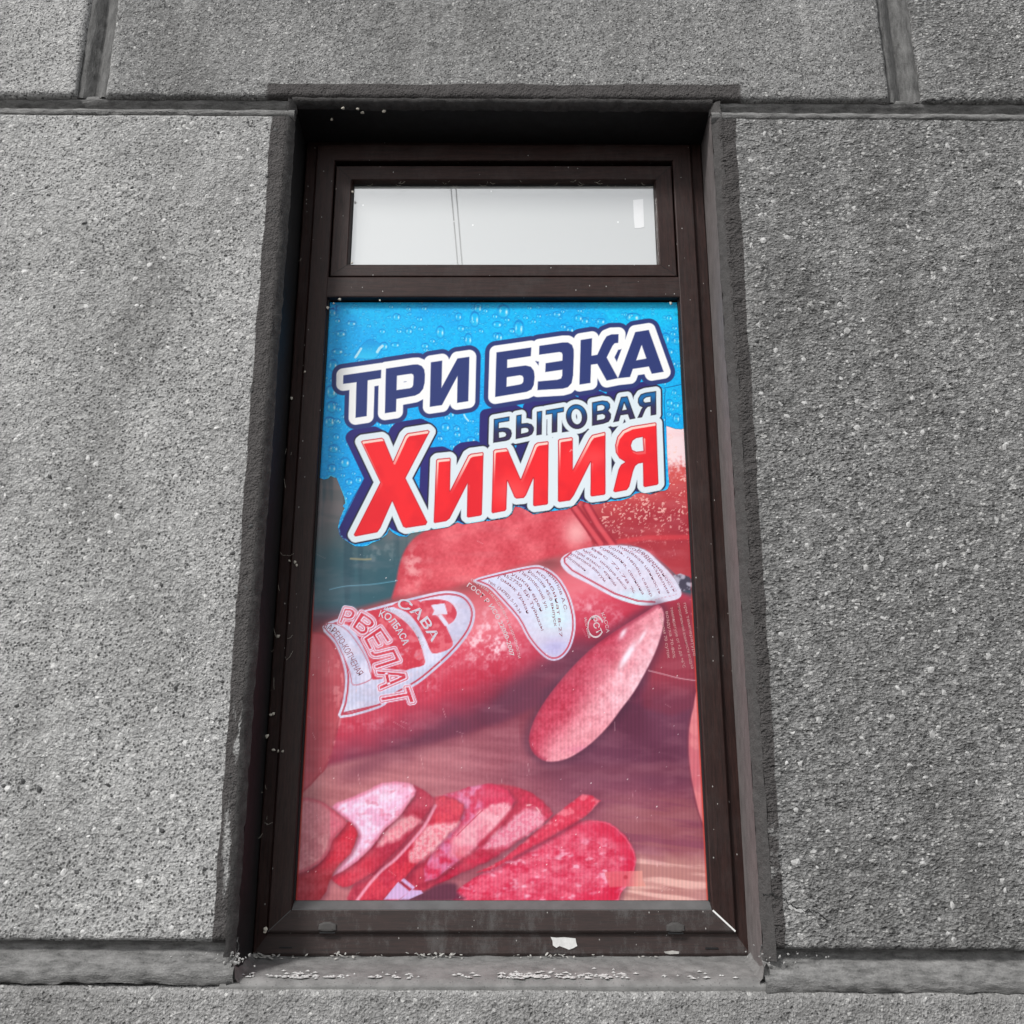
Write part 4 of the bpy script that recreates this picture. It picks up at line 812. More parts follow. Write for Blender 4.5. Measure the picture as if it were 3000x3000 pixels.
WORD2 = [[z3([(216, 348), (362, 322), (360, 366), (262, 382), (261, 434), (310, 427), (350, 432), (376, 450), (384, 480), (380, 510), (362, 540), (330, 552), (210, 570)]), z3([(262, 472), (300, 467), (322, 473), (333, 492), (326, 510), (305, 518), (264, 525)])],
         [z3([(428, 313), (477, 304), (475, 390), (530, 384), (570, 396), (592, 425), (592, 455), (575, 490), (540, 510), (422, 535)]), z3([(473, 434), (510, 428), (535, 434), (545, 452), (538, 470), (512, 478), (471, 486)])],
         [z3([(622, 278), (670, 270), (666, 492), (618, 500)])],
         [z3([(706, 264), (876, 234), (875, 278), (815, 289), (812, 468), (762, 476), (765, 297), (706, 306)])],
         [z3(ell(996, 324, 100, 117, -.12)), z3(ell(996, 324, 50, 74, -.12))],
         [z3([(1143, 190), (1240, 172), (1285, 178), (1310, 205), (1312, 240), (1295, 268), (1320, 300), (1318, 340), (1298, 372), (1250, 390), (1142, 410)]), z3([(1190, 220), (1235, 212), (1258, 225), (1260, 245), (1245, 262), (1190, 272)]), z3([(1188, 308), (1240, 298), (1263, 310), (1266, 332), (1252, 348), (1187, 360)])],
         [z3([(1415, 140), (1475, 132), (1550, 340), (1498, 350), (1480, 300), (1410, 311), (1394, 366), (1342, 376)]), z3([(1445, 190), (1470, 258), (1424, 266)])],
         [z3([(1745, 84), (1747, 304), (1696, 313), (1694, 226), (1665, 232), (1645, 255), (1612, 330), (1570, 336), (1592, 290), (1608, 250), (1622, 238), (1590, 222), (1574, 190), (1578, 150), (1602, 114), (1645, 98)]), z3([(1694, 134), (1650, 142), (1628, 160), (1626, 178), (1640, 192), (1694, 186)])]]
WORD3 = [[z4([(362, 275), (378, 262), (590, 232), (612, 248), (712, 490), (838, 212), (868, 182), (1092, 147), (1112, 165), (848, 672), (1086, 1150), (1068, 1182), (850, 1215), (820, 1200), (703, 922), (575, 1215), (540, 1262), (300, 1308), (283, 1288), (572, 718)])],
         [z4([(1180, 475), (1196, 462), (1328, 449), (1340, 460), (1332, 808), (1528, 425), (1560, 405), (1688, 388), (1697, 400), (1680, 1065), (1664, 1081), (1530, 1102), (1514, 1090), (1522, 732), (1330, 1110), (1290, 1141), (1165, 1162), (1153, 1150)])],
         [z5([(80, 325), (95, 311), (205, 298), (222, 318), (340, 592), (470, 265), (495, 246), (595, 233), (603, 243), (598, 822), (588, 832), (470, 848), (456, 838), (460, 582), (390, 745), (368, 770), (300, 776), (280, 762), (213, 608), (205, 875), (192, 892), (75, 914), (64, 902)])],
         [z5([(692, 225), (705, 212), (820, 195), (832, 206), (832, 500), (985, 208), (1012, 174), (1130, 145), (1140, 155), (1140, 728), (1128, 740), (1010, 756), (997, 745), (1000, 430), (842, 745), (805, 794), (705, 808), (690, 798)])],
         [z5([(1610, 55), (1620, 64), (1640, 632), (1628, 646), (1510, 668), (1496, 656), (1492, 438), (1450, 445), (1420, 468), (1400, 520), (1365, 662), (1340, 695), (1230, 716), (1212, 704), (1262, 500), (1285, 456), (1325, 430), (1270, 395), (1236, 340), (1230, 270), (1250, 192), (1300, 130), (1380, 92)]), z5([(1490, 195), (1430, 205), (1395, 230), (1380, 275), (1392, 315), (1430, 332), (1497, 325)])]]
# outline of the torn sticker, in pixels; its sides and head run into the frame
OUT = [(940, 860), (2010, 860), (2012, 1150), (2012, 1252), (1996, 1257), (1978, 1256), (1952, 1247), (1954, 1320), (1958, 1390), (1961, 1420), (1956, 1432), (1950, 1436), (1930, 1440), (1905, 1448), (1890, 1445), (1875, 1443), (1860, 1447), (1845, 1458), (1820, 1466), (1790, 1468), (1760, 1475), (1735, 1478), (1712, 1470), (1700, 1466), (1688, 1480), (1660, 1492), (1620, 1497), (1590, 1502), (1562, 1507), (1545, 1496), (1525, 1486), (1508, 1483), (1500, 1506), (1480, 1519), (1440, 1525), (1415, 1527), (1385, 1532), (1358, 1536), (1340, 1530), (1330, 1536), (1310, 1546), (1270, 1551), (1240, 1556), (1205, 1562), (1192, 1572), (1170, 1571), (1150, 1560), (1140, 1549), (1134, 1565), (1112, 1582), (1090, 1590), (1078, 1598), (1062, 1601), (1040, 1600), (1022, 1589), (1004, 1578), (994, 1566), (990, 1545), (996, 1520), (1006, 1495), (1010, 1490), (1004, 1482), (1012, 1474), (1009, 1458), (1002, 1440), (994, 1420), (989, 1408), (986, 1400), (976, 1398), (969, 1394), (962, 1402), (950, 1405), (930, 1398)]
def grid_region(outline, Y, x0, x1, z0, z1_, step):
    """marching squares: a regular sheet trimmed exactly to the outline"""
    nx_ = int((x1 - x0) / step); nz_ = int((z1_ - z0) / step)
    X, Zz = np.meshgrid(np.linspace(x0, x1, nx_ + 1), np.linspace(z0, z1_, nz_ + 1), indexing='ij')
    pxx, pyy = fp(X.ravel(), Zz.ravel(), Y); d = sdf(pxx, pyy, [np.array(outline, float)], 5).reshape(X.shape)
    ins = d < 0; ii = np.arange(X.size).reshape(X.shape)
    full = ins[:-1, :-1] & ins[1:, :-1] & ins[1:, 1:] & ins[:-1, 1:]; anyc = ins[:-1, :-1] | ins[1:, :-1] | ins[1:, 1:] | ins[:-1, 1:]
    Q = np.stack([ii[:-1, :-1], ii[1:, :-1], ii[1:, 1:], ii[:-1, 1:]], -1)[full]
    V = np.stack([X.ravel(), Zz.ravel()], -1).tolist(); T = []; cache = {}
    dd = d.ravel()
    for i, j in zip(*np.nonzero(anyc & ~full)):
        cor = [ii[i, j], ii[i + 1, j], ii[i + 1, j + 1], ii[i, j + 1]]; poly = []
        for k in range(4):
            a, b_ = cor[k], cor[(k + 1) % 4]
            if dd[a] < 0: poly.append(a)
            if (dd[a] < 0) != (dd[b_] < 0):
                key = (min(a, b_), max(a, b_))
                if key not in cache:
                    da, db = dd[key[0]], dd[key[1]]; t = da / (da - db) if abs(da) < 500 and abs(db) < 500 else .5
                    cache[key] = len(V); V.append([V[key[0]][0] + t * (V[key[1]][0] - V[key[0]][0]), V[key[0]][1] + t * (V[key[1]][1] - V[key[0]][1])])
                poly.append(cache[key])
        for k in range(1, len(poly) - 1): T.append((poly[0], poly[k], poly[k + 1]))
    V = np.array(V); used = np.zeros(len(V), bool); used[Q.ravel()] = True; T = np.array(T); used[T.ravel()] = True
    re = np.cumsum(used) - 1
    return V[used], re[Q], re[T]
sz0 = float(bp(1500, 1606, SY)[1]); SV2, SQ2, ST2 = grid_region(OUT, SY, FX0 + 0.0006, FX1 - 0.0004, sz0, FZ1 - 0.0008, 0.00155)
SPX, SPY = fp(SV2[:, 0], SV2[:, 1], SY)
def paint_sticker(PX, PY):
    N = len(PX); n1 = fbm(PX / 90, PY / 90, 61, 4); n3 = fbm(PX / 4.5, PY / 4.5, 62, 2)
    t = ss(900, 1500, PY + (PX - 1450) * -.10)
    C = lerp((0, 190, 255), (0, 172, 250), t); C = lerp(C, (0, 206, 255), .6 * ss(1600, 1950, PX) * (1 - t)); C = lerp(C, (0, 160, 242), .35 * ss(.5, .7, n1))
    C += ((n3 - .5) * np.where(ss(.3, .6, n1) > 0, 34, 34))[:, None]
    # drops: fine mist first, then larger ones
    R = np.random.RandomState(21); drops = []
    for _ in range(2600): drops.append((R.uniform(940, 2010), R.uniform(885, 1600), R.uniform(2.0, 4.4), 0))
    for _ in range(330): drops.append((R.uniform(940, 2010), R.uniform(885, 1600), R.uniform(4.2, 8.5), 1))
    for _ in range(60): drops.append((R.uniform(950, 2005), R.uniform(890, 1590), R.uniform(8, 13), 1))
    named = [(1162, 929, 11, 10), (1229, 935, 9, 6), (1343, 928, 10, 11), (1391, 935, 13, 21), (1290, 973, 12, 17), (1198, 970, 10, 9), (1120, 971, 9, 7), (1372, 995, 11, 17), (1457, 951, 14, 9), (1453, 985, 9, 10), (1158, 1011, 13, 7), (1245, 1014, 11, 8), (990, 1030, 17, 8), (1030, 948, 14, 7), (999, 978, 15, 9), (989, 940, 8, 7),
             (976, 1070, 14, 16), (971, 1148, 16, 18), (972, 1192, 15, 15), (966, 1236, 16, 14), (986, 1232, 9, 7), (985, 1280, 9, 9), (978, 1314, 14, 11), (1011, 1355, 14, 14), (973, 1372, 12, 12), (1023, 1412, 11, 9), (1050, 1406, 10, 10), (1305, 1252, 13, 12), (1340, 1273, 10, 9), (1338, 1255, 9, 8), (1380, 1290, 15, 10), (1325, 1308, 8, 7), (1290, 1285, 8, 7), (1145, 1246, 9, 8), (1110, 1243, 9, 8),
             (1695, 932, 12, 10), (1760, 942, 14, 9), (1520, 962, 14, 22), (1462, 988, 11, 12), (1650, 957, 9, 7), (1960, 932, 9, 8), (1950, 992, 12, 16), (1975, 1150, 7, 8), (1962, 1180, 10, 9), (1982, 1226, 10, 14), (1960, 1213, 7, 7), (1540, 931, 8, 6), (1563, 942, 8, 6), (1450, 927, 8, 7), (1632, 921, 12, 8), (1855, 930, 20, 12), (1475, 912, 17, 18), (1400, 905, 12, 9)]
    for (x, y, a, b_) in named: drops.append((x, y, a, b_ + 100))
    order = np.argsort(PY); ysort = PY[order]
    for (x, y, r, kind) in drops:
        ry = (kind - 100) if kind >= 100 else r * R.uniform(.7, 1.0)
        m = order[np.searchsorted(ysort, y - ry * 1.7):np.searchsorted(ysort, y + ry * 1.7)]; m = m[np.abs(PX[m] - x) < r * 1.7]
        if not len(m): continue
        u = (PX[m] - x) / r; v = (PY[m] - y) / ry; q = np.hypot(u, v); c = C[m]; aa = 1.4 / min(r, ry)
        inside = 1 - ss(1 - aa, 1 + aa, q)
        c += (np.array([0, 104, 192.]) - c) * (.62 * np.clip(1 - np.abs(q - 1) / .28, 0, 1) * (.45 + .55 * np.clip(-v, 0, 1) + .3 * np.clip(v, 0, 1)))[:, None]
        c += (np.array([64, 214, 255.]) - c) * (.50 * inside * np.clip(.25 + .75 * v, 0, 1))[:, None]
        hl = np.exp(-((u - .52) / .20) ** 2 - ((v - .12) / .42) ** 2) + .75 * np.exp(-((u + .55) / .16) ** 2 - ((v + .05) / .40) ** 2)
        c += (np.array([236, 252, 255.]) - c) * ((.92 if r > 6 else .6) * np.clip(hl, 0, 1) * inside)[:, None]
        C[m] = c
    # the one large splash
    d = sdf(PX, PY, [smooth_poly(zD([(285, 600), (330, 510), (390, 440), (450, 410), (520, 440), (575, 480), (550, 540), (500, 600), (420, 612)]))])
    c = lerp((12, 160, 232), (60, 205, 252), ss(1000, 1050, PY)); lay(C, (0, 100, 190), .5 * cov(np.abs(d) - 1, 2.5)); lay(C, c, .75 * cov(d, 1.5))
    for P, w in (([(290, 598), (320, 555), (350, 505)], 3.2), ([(520, 540), (545, 500), (575, 478)], 4.0)): lay(C, (224, 248, 255), .8 * cov(pl_d(PX, PY, zD(P)) - w, 2))
    lay(C, (230, 250, 255), .8 * cov(pl_d(PX, PY, z1([(1608, 865), (1630, 905), (1660, 938)])) - 2.4, 1.5))
    lay(C, (20, 60, 150), .7 * np.exp(-((PX - 978) / 16) ** 2 - ((PY - 902) / 12) ** 2) * ss(.4, .6, n3))
    # lettering
    INK, NAVY = np.array((44, 58, 120.)), np.array((46, 40, 124.))
    def word(W, sh=(0, 0)):
        d = np.full(N, 1e3)
        for L in W: d = np.minimum(d, sdf(PX - sh[0], PY - sh[1], L, 62))
        return d
    qx, qy = np.meshgrid(np.arange(930, 2030, 2.0), np.arange(1080, 1640, 2.0), indexing='ij')
    def fieldof(W):
        f = np.full(qx.size, 1e3)
        for L in W: f = np.minimum(f, sdf(qx.ravel(), qy.ravel(), L, 62))
        return np.minimum(f, 200).reshape(qx.shape)
    def samp(Fd, x, y):
        a = np.clip((x - 930) / 2, 0, qx.shape[0] - 2.001); b_ = np.clip((y - 1080) / 2, 0, qx.shape[1] - 2.001); i, j = a.astype(int), b_.astype(int); u, v = a - i, b_ - j
        r = (Fd[i, j] * (1 - u) + Fd[i + 1, j] * u) * (1 - v) + (Fd[i, j + 1] * (1 - u) + Fd[i + 1, j + 1] * u) * v
        return np.where(y < 1081, 1e3, r)
    d2, d3 = word(WORD2), word(WORD3); FW = np.minimum(fieldof(WORD2) - 14, fieldof(WORD3) - 17.5)
    white = np.minimum(d2 - 14, d3 - 17.5)
    sh = white.copy()
    for k in range(1, 9):
        f = k / 8; sh = np.minimum(sh, samp(FW, PX + 23 * f, PY + 11 * f))
    lay(C, lerp(NAVY, (40, 34, 104), n1), cov(sh - 4.5, 1.3)); lay(C, (36, 34, 58), cov(white - 4.3, 1.2)); lay(C, (229, 240, 247), cov(white, 1.3))
    # household: steel-blue bands with dark outline
    g = np.clip(np.exp(-((PY - (1237 - (PX - 1440) * .165)) / 22) ** 2), 0, 1); cb = lerp((52, 42, 84), (6, 98, 164), g); cb = lerp(cb, (30, 120, 186), .5 * np.exp(-((PY - (1237 - (PX - 1440) * .165)) / 7) ** 2))
    lay(C, (30, 28, 40), cov(d2 - .4, 1.2)); lay(C, cb, cov(d2 + 2.0, 1.2))
    # chemicals: red with a bevel line along the upper left
    red = lerp((252, 36, 46), (238, 30, 44), ss(.4, .65, n1)); red = lerp(red, (255, 90, 92), .7 * np.exp(-((PX - 1500) / 60) ** 2 - ((PY - 1440) / 40) ** 2) + .5 * np.exp(-((PX - 1740) / 50) ** 2 - ((PY - 1340) / 30) ** 2))
    d3s = word(WORD3, (4.5, 6.5))
    lay(C, (206, 28, 42), cov(d3, 1.2)); lay(C, red, cov(d3 + 2.8, 1.3))
    hl = cov(d3 + 2.8, 1.2) * (1 - cov(d3s + 2.8, 1.3))
    ytop = np.full(N, 0.0); fade = np.zeros(N)
    for L in WORD3:
        A = L[0]; m = (PX > A[:, 0].min() - 3) & (PX < A[:, 0].max() + 3); y0, y1 = A[:, 1].min(), A[:, 1].max()
        f = 1 - ss(.05, .62, (PY - y0 - (A[:, 0].max() - PX) * .10) / (y1 - y0)); fade = np.where(m, np.maximum(fade, f), fade)
    lay(C, (255, 226, 214), .95 * hl * fade)
    # the two upper words on their own navy outline
    d1 = word(WORD1)
    lay(C, INK, cov(d1 - 33.5, 1.3)); lay(C, (254, 254, 254), cov(d1 - 20.3, 1.3)); lay(C, INK, cov(d1, 1.2))
    # splits and creases near the right edge and by the big letter
    for P in ([(1949, 1140), (1946, 1180), (1950, 1250)], [(1946, 1137), (1980, 1130), (2006, 1124)], [(1064, 1410), (1046, 1440), (1024, 1480), (1006, 1520)]): lay(C, (10, 60, 130), .8 * cov(pl_d(PX, PY, P) - .9, 1.2))
    ed = sdf(PX, PY, [np.array(OUT, float)], 20); lay(C, (120, 225, 248), .6 * cov(-ed - 4, 2.5) * (PY > 1300) * ss(.4, .6, n3))
    lay(C, (250, 200, 200), .7 * cov(pl_d(PX, PY, z5([(805, 330), (815, 315), (830, 318)])) - 1.4, 1.2))
    return C
stk = quads_obj('shop_sticker', np.stack([SV2[:, 0], np.full(len(SV2), SY), SV2[:, 1]], -1), SQ2, print_mat('glossy_vinyl_print', 0.36, 0.08), None, False, ST2)
tag(stk, 'torn blue vinyl sticker with white-outlined Cyrillic lettering over the top of the poster', 'sticker')
set_print(stk, paint_sticker(SPX, SPY))

# ---- small printed lettering of the film: glyph outlines laid along curves
def text_on(body, path, height, c, w=0.0, Y=FY - 0.0003, fit=True, name='printed_text', rgb=None, lift=0.0):
    """path in photograph pixels, text follows it left to right; height in pixels"""
    cu = bpy.data.curves.new('t', 'FONT'); cu.body = body; cu.size = 1.0; cu.offset = w; cu.resolution_u = 2
    to = bpy.data.objects.new('t', cu); col.objects.link(to)
    bpy.context.view_layer.update()
    me = bpy.data.meshes.new_from_object(to); bpy.data.objects.remove(to); bpy.data.curves.remove(cu)
    n = len(me.vertices)
    if n == 0: return None
    V = np.empty(n * 3); me.vertices.foreach_get('co', V); V = V.reshape(-1, 3)
    P = smooth_poly(path, 6, False); seg = np.hypot(*(P[1:] - P[:-1]).T); S = np.concatenate([[0], np.cumsum(seg)])
    x0, x1 = V[:, 0].min(), V[:, 0].max(); s = (V[:, 0] - x0) / (x1 - x0) * S[-1] if fit else (V[:, 0] - x0) * height / 0.72
    k = np.clip(np.searchsorted(S, s) - 1, 0, len(seg) - 1); t = (s - S[k]) / seg[k]; p = P[k] + (P[k + 1] - P[k]) * t[:, None]
    tn = (P[k + 1] - P[k]) / seg[k][:, None]; nr = np.stack([tn[:, 1], -tn[:, 0]], 1)
    p = p + nr * (V[:, 1] * height / 0.72)[:, None]
    x, z = bp(p[:, 0], p[:, 1], Y - lift); V = np.stack([x, np.full(n, Y - lift), z], 1)
    me.vertices.foreach_set('co', V.ravel()); me.materials.clear(); me.materials.append(rgb_mat(c)); me.update(); me.name = name
    o = bpy.data.objects.new(name, me); col.objects.link(o); o.parent = film
    return o
_rm = {}
def rgb_mat(c):
    if c not in _rm:
        nt = NT('printing_ink'); L = srgb2lin(np.array(c, float)) * PRINT_GAIN; nt.base(nt.mix(nt.noise(70, 3, 0.6), tuple(L * .85), tuple(np.minimum(L * 1.15, 1)))); nt.rough(0.35); nt.b.inputs['Coat Weight'].default_value = 0.5; nt.b.inputs['Coat Roughness'].default_value = 0.05
        _rm[c] = nt.m
    return _rm[c]
LIL, RED, WINE = (214, 206, 222), (186, 50, 64), (150, 70, 92)
text_on('ВАРЕНО-КОПЧЕНАЯ', zF([(262, 722), (330, 760), (400, 850), (470, 970), (530, 1085), (572, 1150)]), 19, WINE)
text_on('КОЛБАСА', zF([(752, 622), (820, 650), (890, 730), (950, 830), (970, 880)]), 20, LIL, 0.02)
text_on('ВЫСОКОЛЬНЯНА', zF([(800, 560), (900, 600), (1010, 680), (1080, 780), (1130, 900)]), 11, LIL)
text_on('САВА', zF([(915, 545), (1010, 570), (1110, 660), (1180, 770), (1225, 850)]), 27, LIL, 0.02)
text_on('ГОСТ Р ИСО 22000-2007', zB([(752, 350), (800, 385), (860, 450), (905, 530), (935, 600), (958, 682)]), 13, (222, 196, 204), 0.02)
text_on('СИСТЕМА МЕНЕДЖМЕНТА БЕЗОПАСНОСТИ', zB([(770, 322), (850, 378), (910, 450), (950, 540), (980, 620), (995, 690)]), 7, (222, 196, 204))
rows = [('тел. (34782) 5-19-34', [(850, 330), (915, 375), (965, 425), (1000, 480)]), ('Томык Урман', [(890, 310), (960, 355), (1010, 420), (1035, 480)]), ('452750, БР, Туймазы', [(920, 300), (1000, 350), (1050, 430), (1105, 560)]),
        ('ушкан ерен', [(960, 295), (1020, 335), (1060, 390), (1100, 470)]), ('Петровский ул.', [(1000, 285), (1060, 330), (1100, 390), (1125, 460)]), ('Россия 45-0 выпуск', [(1040, 285), (1100, 335), (1145, 420), (1165, 540)]), ('комбинат 8-27', [(1080, 285), (1130, 330), (1170, 420), (1190, 590)]), ('Гарипов А.С.', [(1110, 270), (1160, 320), (1190, 380), (1215, 470)])]
for b_, p in rows: text_on(b_, zB(p), 9, WINE)
rows3 = [('изготовлен', [(1225, 215), (1270, 250), (1310, 280)]), ('упаковка вакуум', [(1240, 200), (1300, 235), (1360, 280), (1400, 330)]), ('при атмосферном', [(1265, 190), (1330, 230), (1400, 285), (1450, 350)]), ('модификация мяса', [(1300, 183), (1360, 220), (1430, 280), (1500, 365)]), ('вес 72-78 %', [(1340, 176), (1400, 215), (1460, 270), (1540, 385)]),
         ('говядина, свинина', [(1380, 172), (1440, 205), (1500, 260), (1580, 390)]), ('соль, перец, сахар', [(1420, 168), (1490, 205), (1550, 265), (1620, 400)]), ('пищевая ценность', [(1465, 166), (1530, 200), (1600, 270), (1660, 390)]), ('состав изделия', [(1510, 166), (1580, 205), (1640, 275), (1700, 385)]), ('калорийность', [(1560, 180), (1610, 220), (1670, 290), (1730, 380)])]
for b_, p in rows3: text_on(b_, zB(p), 8, (160, 92, 116))
rowsR = [('сроком 70 суток', [(1660, 480), (1680, 570), (1700, 690)]), ('воздуха 70-80%', [(1690, 470), (1705, 560), (1725, 690)]), ('температуре от +2 до +6°C', [(1712, 450), (1735, 570), (1772, 735)]), ('относительной влажности воздуха', [(1745, 430), (1770, 560), (1812, 740)]), ('при температуре', [(1775, 430), (1800, 550), (1822, 680)])]
for b_, p in rowsR: text_on(b_, zB(p), 8.5, (206, 150, 152))
text_on('РСТ', zB([(1338, 500), (1348, 530), (1368, 580)]), 17, (222, 196, 204), 0.02)
text_on('КАССА', zB([(1386, 478), (1402, 520), (1412, 570)]), 9, (222, 196, 204)); text_on('ИСО 22000', zB([(1306, 500), (1316, 550), (1326, 595)]), 7, (222, 196, 204))
def arc_mesh(cx, cy, r, a0, a1, w, c, n=26):
    V = []; Q = []
    for i in range(n + 1):
        a = a0 + (a1 - a0) * i / n
        for rr in (r - w, r + w):
            p = zB([(cx + rr * math.cos(a) * .72, cy + rr * math.sin(a))])[0]; x, z = bp(p[0], p[1], FY - .0003); V.append((float(x), FY - .0003, float(z)))
    for i in range(n): Q.append((2 * i, 2 * i + 1, 2 * i + 3, 2 * i + 2))
    o = quads_obj('printed_mark', np.array(V), np.array(Q), rgb_mat(c), None, False); o.parent = film
arc_mesh(1360, 540, 50, .6, 5.9, 4, (222, 196, 204))

# ------------------------------------------------------------------ small things on and by the window
def lump(name, x, y, z, s, seed, m, stretch=(1, 1, 1.2)):
    bm = bmesh.new(); bmesh.ops.create_icosphere(bm, subdivisions=2, radius=1); R = np.random.RandomState(seed)
    off = R.uniform(-1, 1, 3) * 3
    for v in bm.verts:
        f = 1 + .30 * math.sin(v.co.x * 3 + off[0]) * math.sin(v.co.z * 2.6 + off[1]) + .14 * math.sin(v.co.y * 6 + off[2])
        v.co = Vector((v.co.x * s * stretch[0] * f, v.co.y * s * .8 * stretch[1] * f, v.co.z * s * stretch[2] * f))
    bmesh.ops.rotate(bm, verts=bm.verts, matrix=Matrix.Rotation(R.uniform(-1.2, 1.2), 3, 'Y'))
    for f in bm.faces: f.smooth = True
    me = bpy.data.meshes.new(name); bm.to_mesh(me); bm.free(); me.materials.append(m)
    o = bpy.data.objects.new(name, me); col.objects.link(o); o.location = (x, y, z); return o
COC = [(893, 1089, .158, 4), (854, 1167, .168, 5), (848, 1643, .168, 4), (864, 1647, .158, 5), (869, 1656, .157, 4), (815, 1864, .166, 5), (793, 2094, .165, 4), (801, 2091, .165, 4.5), (782, 2157, .165, 6), (801, 2197, .165, 5), (816, 2200, .165, 4), (828, 2201, .158, 4), (778, 2722, .157, 6), (776, 2730, .157, 4),
       (995, 877, .158, 5), (960, 902, .158, 5), (978, 889, .158, 3.5), (1113, 880, .163, 3), (1965, 889, .163, 5), (1001, 1570, .160, 0), (1033, 562, .160, 4), (1031, 770, .160, 4)]
CLAB = ['pale cocoon on the left stile level with the top of the first blue letter', 'cocoon in the groove left of the blue letters on the left stile', 'left cocoon of the cluster of three on the left stile', 'middle cocoon of the cluster of three on the left stile', 'lowest cocoon of the cluster of three on the left stile',
        'single cocoon on the left frame level with the sausage label', 'left of a touching pair of cocoons on the lower left frame', 'right of a touching pair of cocoons on the lower left frame', 'largest single cocoon on the lower left frame, under the pair', 'left cocoon of a row of three low on the left frame', 'middle cocoon of a row of three low on the left frame', 'right cocoon of a row of three low on the left frame',
        'larger cocoon at the lower left mitre of the frame', 'smaller cocoon under another at the lower left mitre', 'cocoon on the transom bar at the top left corner of the blue sticker', 'cocoon on the left stile at the top left corner of the blue sticker', 'smallest of three cocoons at the top left corner of the sticker', 'cocoon under the transom bar right of the top left corner', 'cocoon at the top right corner of the blue sticker', 'cocoon at the top left corner of the bright pane', 'cocoon at the bottom left corner of the bright pane']
gi = 0
for (u, v, Y, s) in COC:
    if s == 0: continue
    x, z = [float(q) for q in bp(u, v, Y)]
    o = lump('insect_cocoon', x, Y, z, s * 0.0007, gi, M_coc); gi += 1
    tag(o, CLAB[gi - 1], 'cocoon', 'cocoons on the window frame')
for (u, v, s) in ((1005, 317, 6), (1048, 319, 5), (1062, 330, 6), (1125, 326, 6), (972, 350, 5), (908, 420, 7), (905, 412, 4)):
    Y = 0.04 if v < 345 else (0.075 if v < 400 else 0.11)
    if v < 400:                                              # hung under the soffit
        zc = 3.4295 + SH * -.3; t = None; a = (u - 1500) / F; b_ = -(v - 1500) / F; dz = SP + b_ * CP; dy = CP - b_ * SP; tt = (zc - 0.004 - EYE) / dz; x, Y, z = a * tt, dy * tt - DIST, zc - 0.004
    else:                                                    # on the left reveal
        a = (u - 1500) / F; b_ = -(v - 1500) / F; tt = (-0.5785) / a; x, Y, z = -0.5785, (CP - b_ * SP) * tt - DIST, (SP + b_ * CP) * tt + EYE
    o = lump('insect_cocoon', x, Y, z, s * 0.00072, gi + 50, M_coc, (1.1, 1, .9)); gi += 1
    tag(o, {1005: 'grey cocoon under the lintel, leftmost of four in a row', 1048: 'bright cocoon under the lintel, second of four in a row', 1062: 'cocoon under the lintel, third of four in a row', 1125: 'cocoon under the lintel, rightmost of four in a row', 972: 'cocoon low on the soffit near the left corner', 908: 'larger cocoon high on the left reveal under the lintel', 905: 'smaller cocoon high on the left reveal under the lintel'}[u], 'cocoon', 'cocoons under the lintel')
def webs():
    V = []; Q = []
    R = np.random.RandomState(4)
    def thread(p, q, w=0.00022):
        k = len(V); d = Vector(q) - Vector(p); n = d.cross(Vector((0, 1, 0))).normalized() * w
        mid = (Vector(p) + Vector(q)) / 2 + Vector((0, 0, -.004)); 
        for c in (Vector(p), mid, Vector(q)): V.append(tuple(c + n)); V.append(tuple(c - n))
        Q.append((k, k + 1, k + 3, k + 2)); Q.append((k + 2, k + 3, k + 5, k + 4))
    for _ in range(18):
        u, v = R.choice([850, 800, 880, 785]), R.uniform(700, 2500); u = np.interp(v, [475, 2730], [905, 760]) + R.uniform(-25, 30)
        x, z = [float(c) for c in bp(u, v, .157)]; a = R.uniform(0, 3.14); L = R.uniform(.006, .03)
        thread((x, .157, z), (x + L * math.cos(a), .157 + R.uniform(-.004, .004), z + L * math.sin(a)))
    for _ in range(26):
        u = R.uniform(1040, 1930); x, z = [float(c) for c in bp(u, R.uniform(527, 545), .165)]; thread((x, .165, z), (x + R.uniform(-.02, .02), .168, z - R.uniform(0, .006)))
    o = quads_obj('cobweb', np.array(V), np.array(Q), M_coc, None, False); o['kind'] = 'stuff'; return tag(o, 'fine dusty cobweb threads over the dark window frame', 'cobweb')
webs()
# dry litter in the left corner of the sill
def litter(name, spots, seed, label):
    R = np.random.RandomState(seed); V = []; T = []
    for (u, v, Y, n, sx, s0) in spots:
        x, z = [float(q) for q in bp(u, v, Y)]
        for _ in range(n):
            cx = x + R.normal(0, sx); cy = Y - abs(R.normal(0, .008)); cz = 1.3105 - 0.030 * (0.20 - cy) / 0.203 + R.uniform(.001, .006) * (1 if n < 14 else 1.8); a, b_, s = R.uniform(0, 6.28), R.uniform(-.7, .7), s0 * R.uniform(.4, 1.2)
            k = len(V); d = Vector((math.cos(a) * math.cos(b_), math.sin(a) * math.cos(b_) * .6, math.sin(b_))); n_ = Vector((0, -.4, 1)).cross(d).normalized(); up = d.cross(n_)
            for t, w in ((-1, .15), (-.4, .5), (.4, .45), (1, .1)):
                for q in (-1, 0, 1): V.append(tuple(Vector((cx, cy, cz)) + d * s * t + n_ * s * w * q + up * s * (.22 * (1 - t * t) if q == 0 else 0)))
            for r_ in range(3):
                for q in range(2): A = k + r_ * 3 + q; T += [(A, A + 1, A + 4), (A, A + 4, A + 3)]
    o = quads_obj(name, np.array(V), np.zeros((0, 4), int), M_husk, None, True, np.array(T)); o['kind'] = 'stuff'; return tag(o, label, 'litter')
litter('dry_litter', [(735, 2806, .168, 46, .016, .0075), (760, 2803, .168, 14, .02, .006)], 3, 'heap of dry husks in the left corner of the sill')
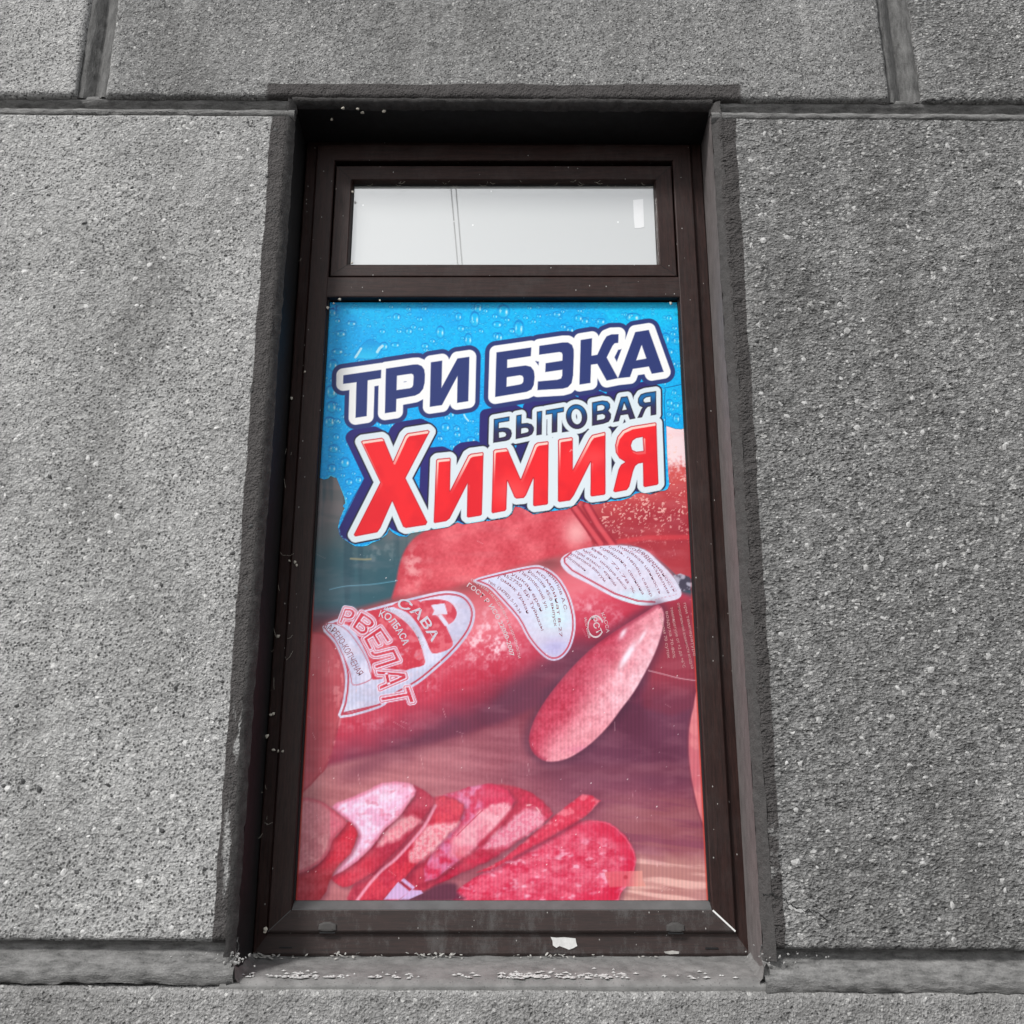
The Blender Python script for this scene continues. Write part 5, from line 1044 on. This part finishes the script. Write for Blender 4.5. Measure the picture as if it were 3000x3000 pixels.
litter('dry_litter', [(860, 2806, .17, 8, .02, .006), (985, 2805, .17, 16, .03, .005), (1275, 2804, .17, 34, .03, .006), (1090, 2805, .17, 8, .03, .004), (1640, 2805, .17, 14, .03, .005), (1500, 2805, .17, 8, .05, .004), (1880, 2806, .17, 5, .05, .004)], 8, 'scattered dry crumbs along the back of the sill')
def scrap(name, pts, Y, m, label, cat, th=0.0006):
    P = [bp(x, y, Y) for x, y in pts]; n = len(P); V = [(float(x), Y, float(z)) for x, z in P] + [(float(x), Y + th, float(z)) for x, z in P]
    o = mesh_obj(name, V, [tuple(range(n))] + [(i, i + n, (i + 1) % n + n, (i + 1) % n) for i in range(n)], m); return tag(o, label, cat)
zS = Z_((900, 2400, 2200, 2900), 1932)
scrap('paper_scrap', zS([(1060, 513), (1085, 516), (1120, 514), (1168, 519), (1172, 540), (1176, 552), (1158, 562), (1140, 568), (1120, 560), (1098, 552), (1085, 560), (1070, 550), (1068, 530)]), 0.1715, M_paper, 'torn white paper remnant stuck to the dusty bottom rail', 'paper')
scrap('paper_scrap', zS([(1553, 577), (1590, 572), (1620, 576), (1618, 586), (1580, 588), (1560, 584)]), 0.1735, M_husk, 'small grey scrap near the right end of the bottom rail', 'paper')
scrap('tape_strip', [(1855, 586), (1884, 583), (1887, 664), (1878, 668), (1860, 669), (1857, 640)], 0.1854, M_tape, 'short strip of clear tape on the right of the bright top pane', 'tape', 0.0004)

# ------------------------------------------------------------------ cables overhead, seen only as reflections in the top light
def tube(name, pts, r, m, seg=8):
    V = []; Q = []
    for i, p in enumerate(pts):
        a = Vector(pts[max(0, i - 1)]); b_ = Vector(pts[min(len(pts) - 1, i + 1)]); d = (b_ - a).normalized(); s = d.cross(Vector((0, 0, 1))).normalized(); u = s.cross(d)
        for k in range(seg): t = 6.2832 * k / seg; V.append(tuple(Vector(p) + (s * math.cos(t) + u * math.sin(t)) * r))
    for i in range(len(pts) - 1):
        for k in range(seg): Q.append((i * seg + k, i * seg + (k + 1) % seg, (i + 1) * seg + (k + 1) % seg, (i + 1) * seg + k))
    return quads_obj(name, np.array(V), np.array(Q), m)
for x, lab in ((-0.395, 'left of two black cables running from the wall across the street'), (-0.363, 'right of two black cables running from the wall across the street')):
    pts = [(x, 0.02 - 14.0 * t, 5.52 + 0.35 * ((2 * t - 1) ** 2 - 0.32) ) for t in [i / 40 for i in range(41)]]
    tag(tube('overhead_cable', pts, 0.0038, M_cable), lab, 'cable', 'cables over the street')
pole = empty('utility_pole', (-0.38, -14.1, 0), 'wooden utility pole with crossarm across the street behind the viewer', 'pole')
attach(tube('pole_shaft', [(-0.38, -14.12, 0), (-0.38, -14.12, 2.5), (-0.38, -14.12, 6.2)], 0.12, M_wood, 14), pole)
box('crossarm', -0.95, 0.19, -14.06, -13.97, 5.62, 5.72, M_wood, pole)
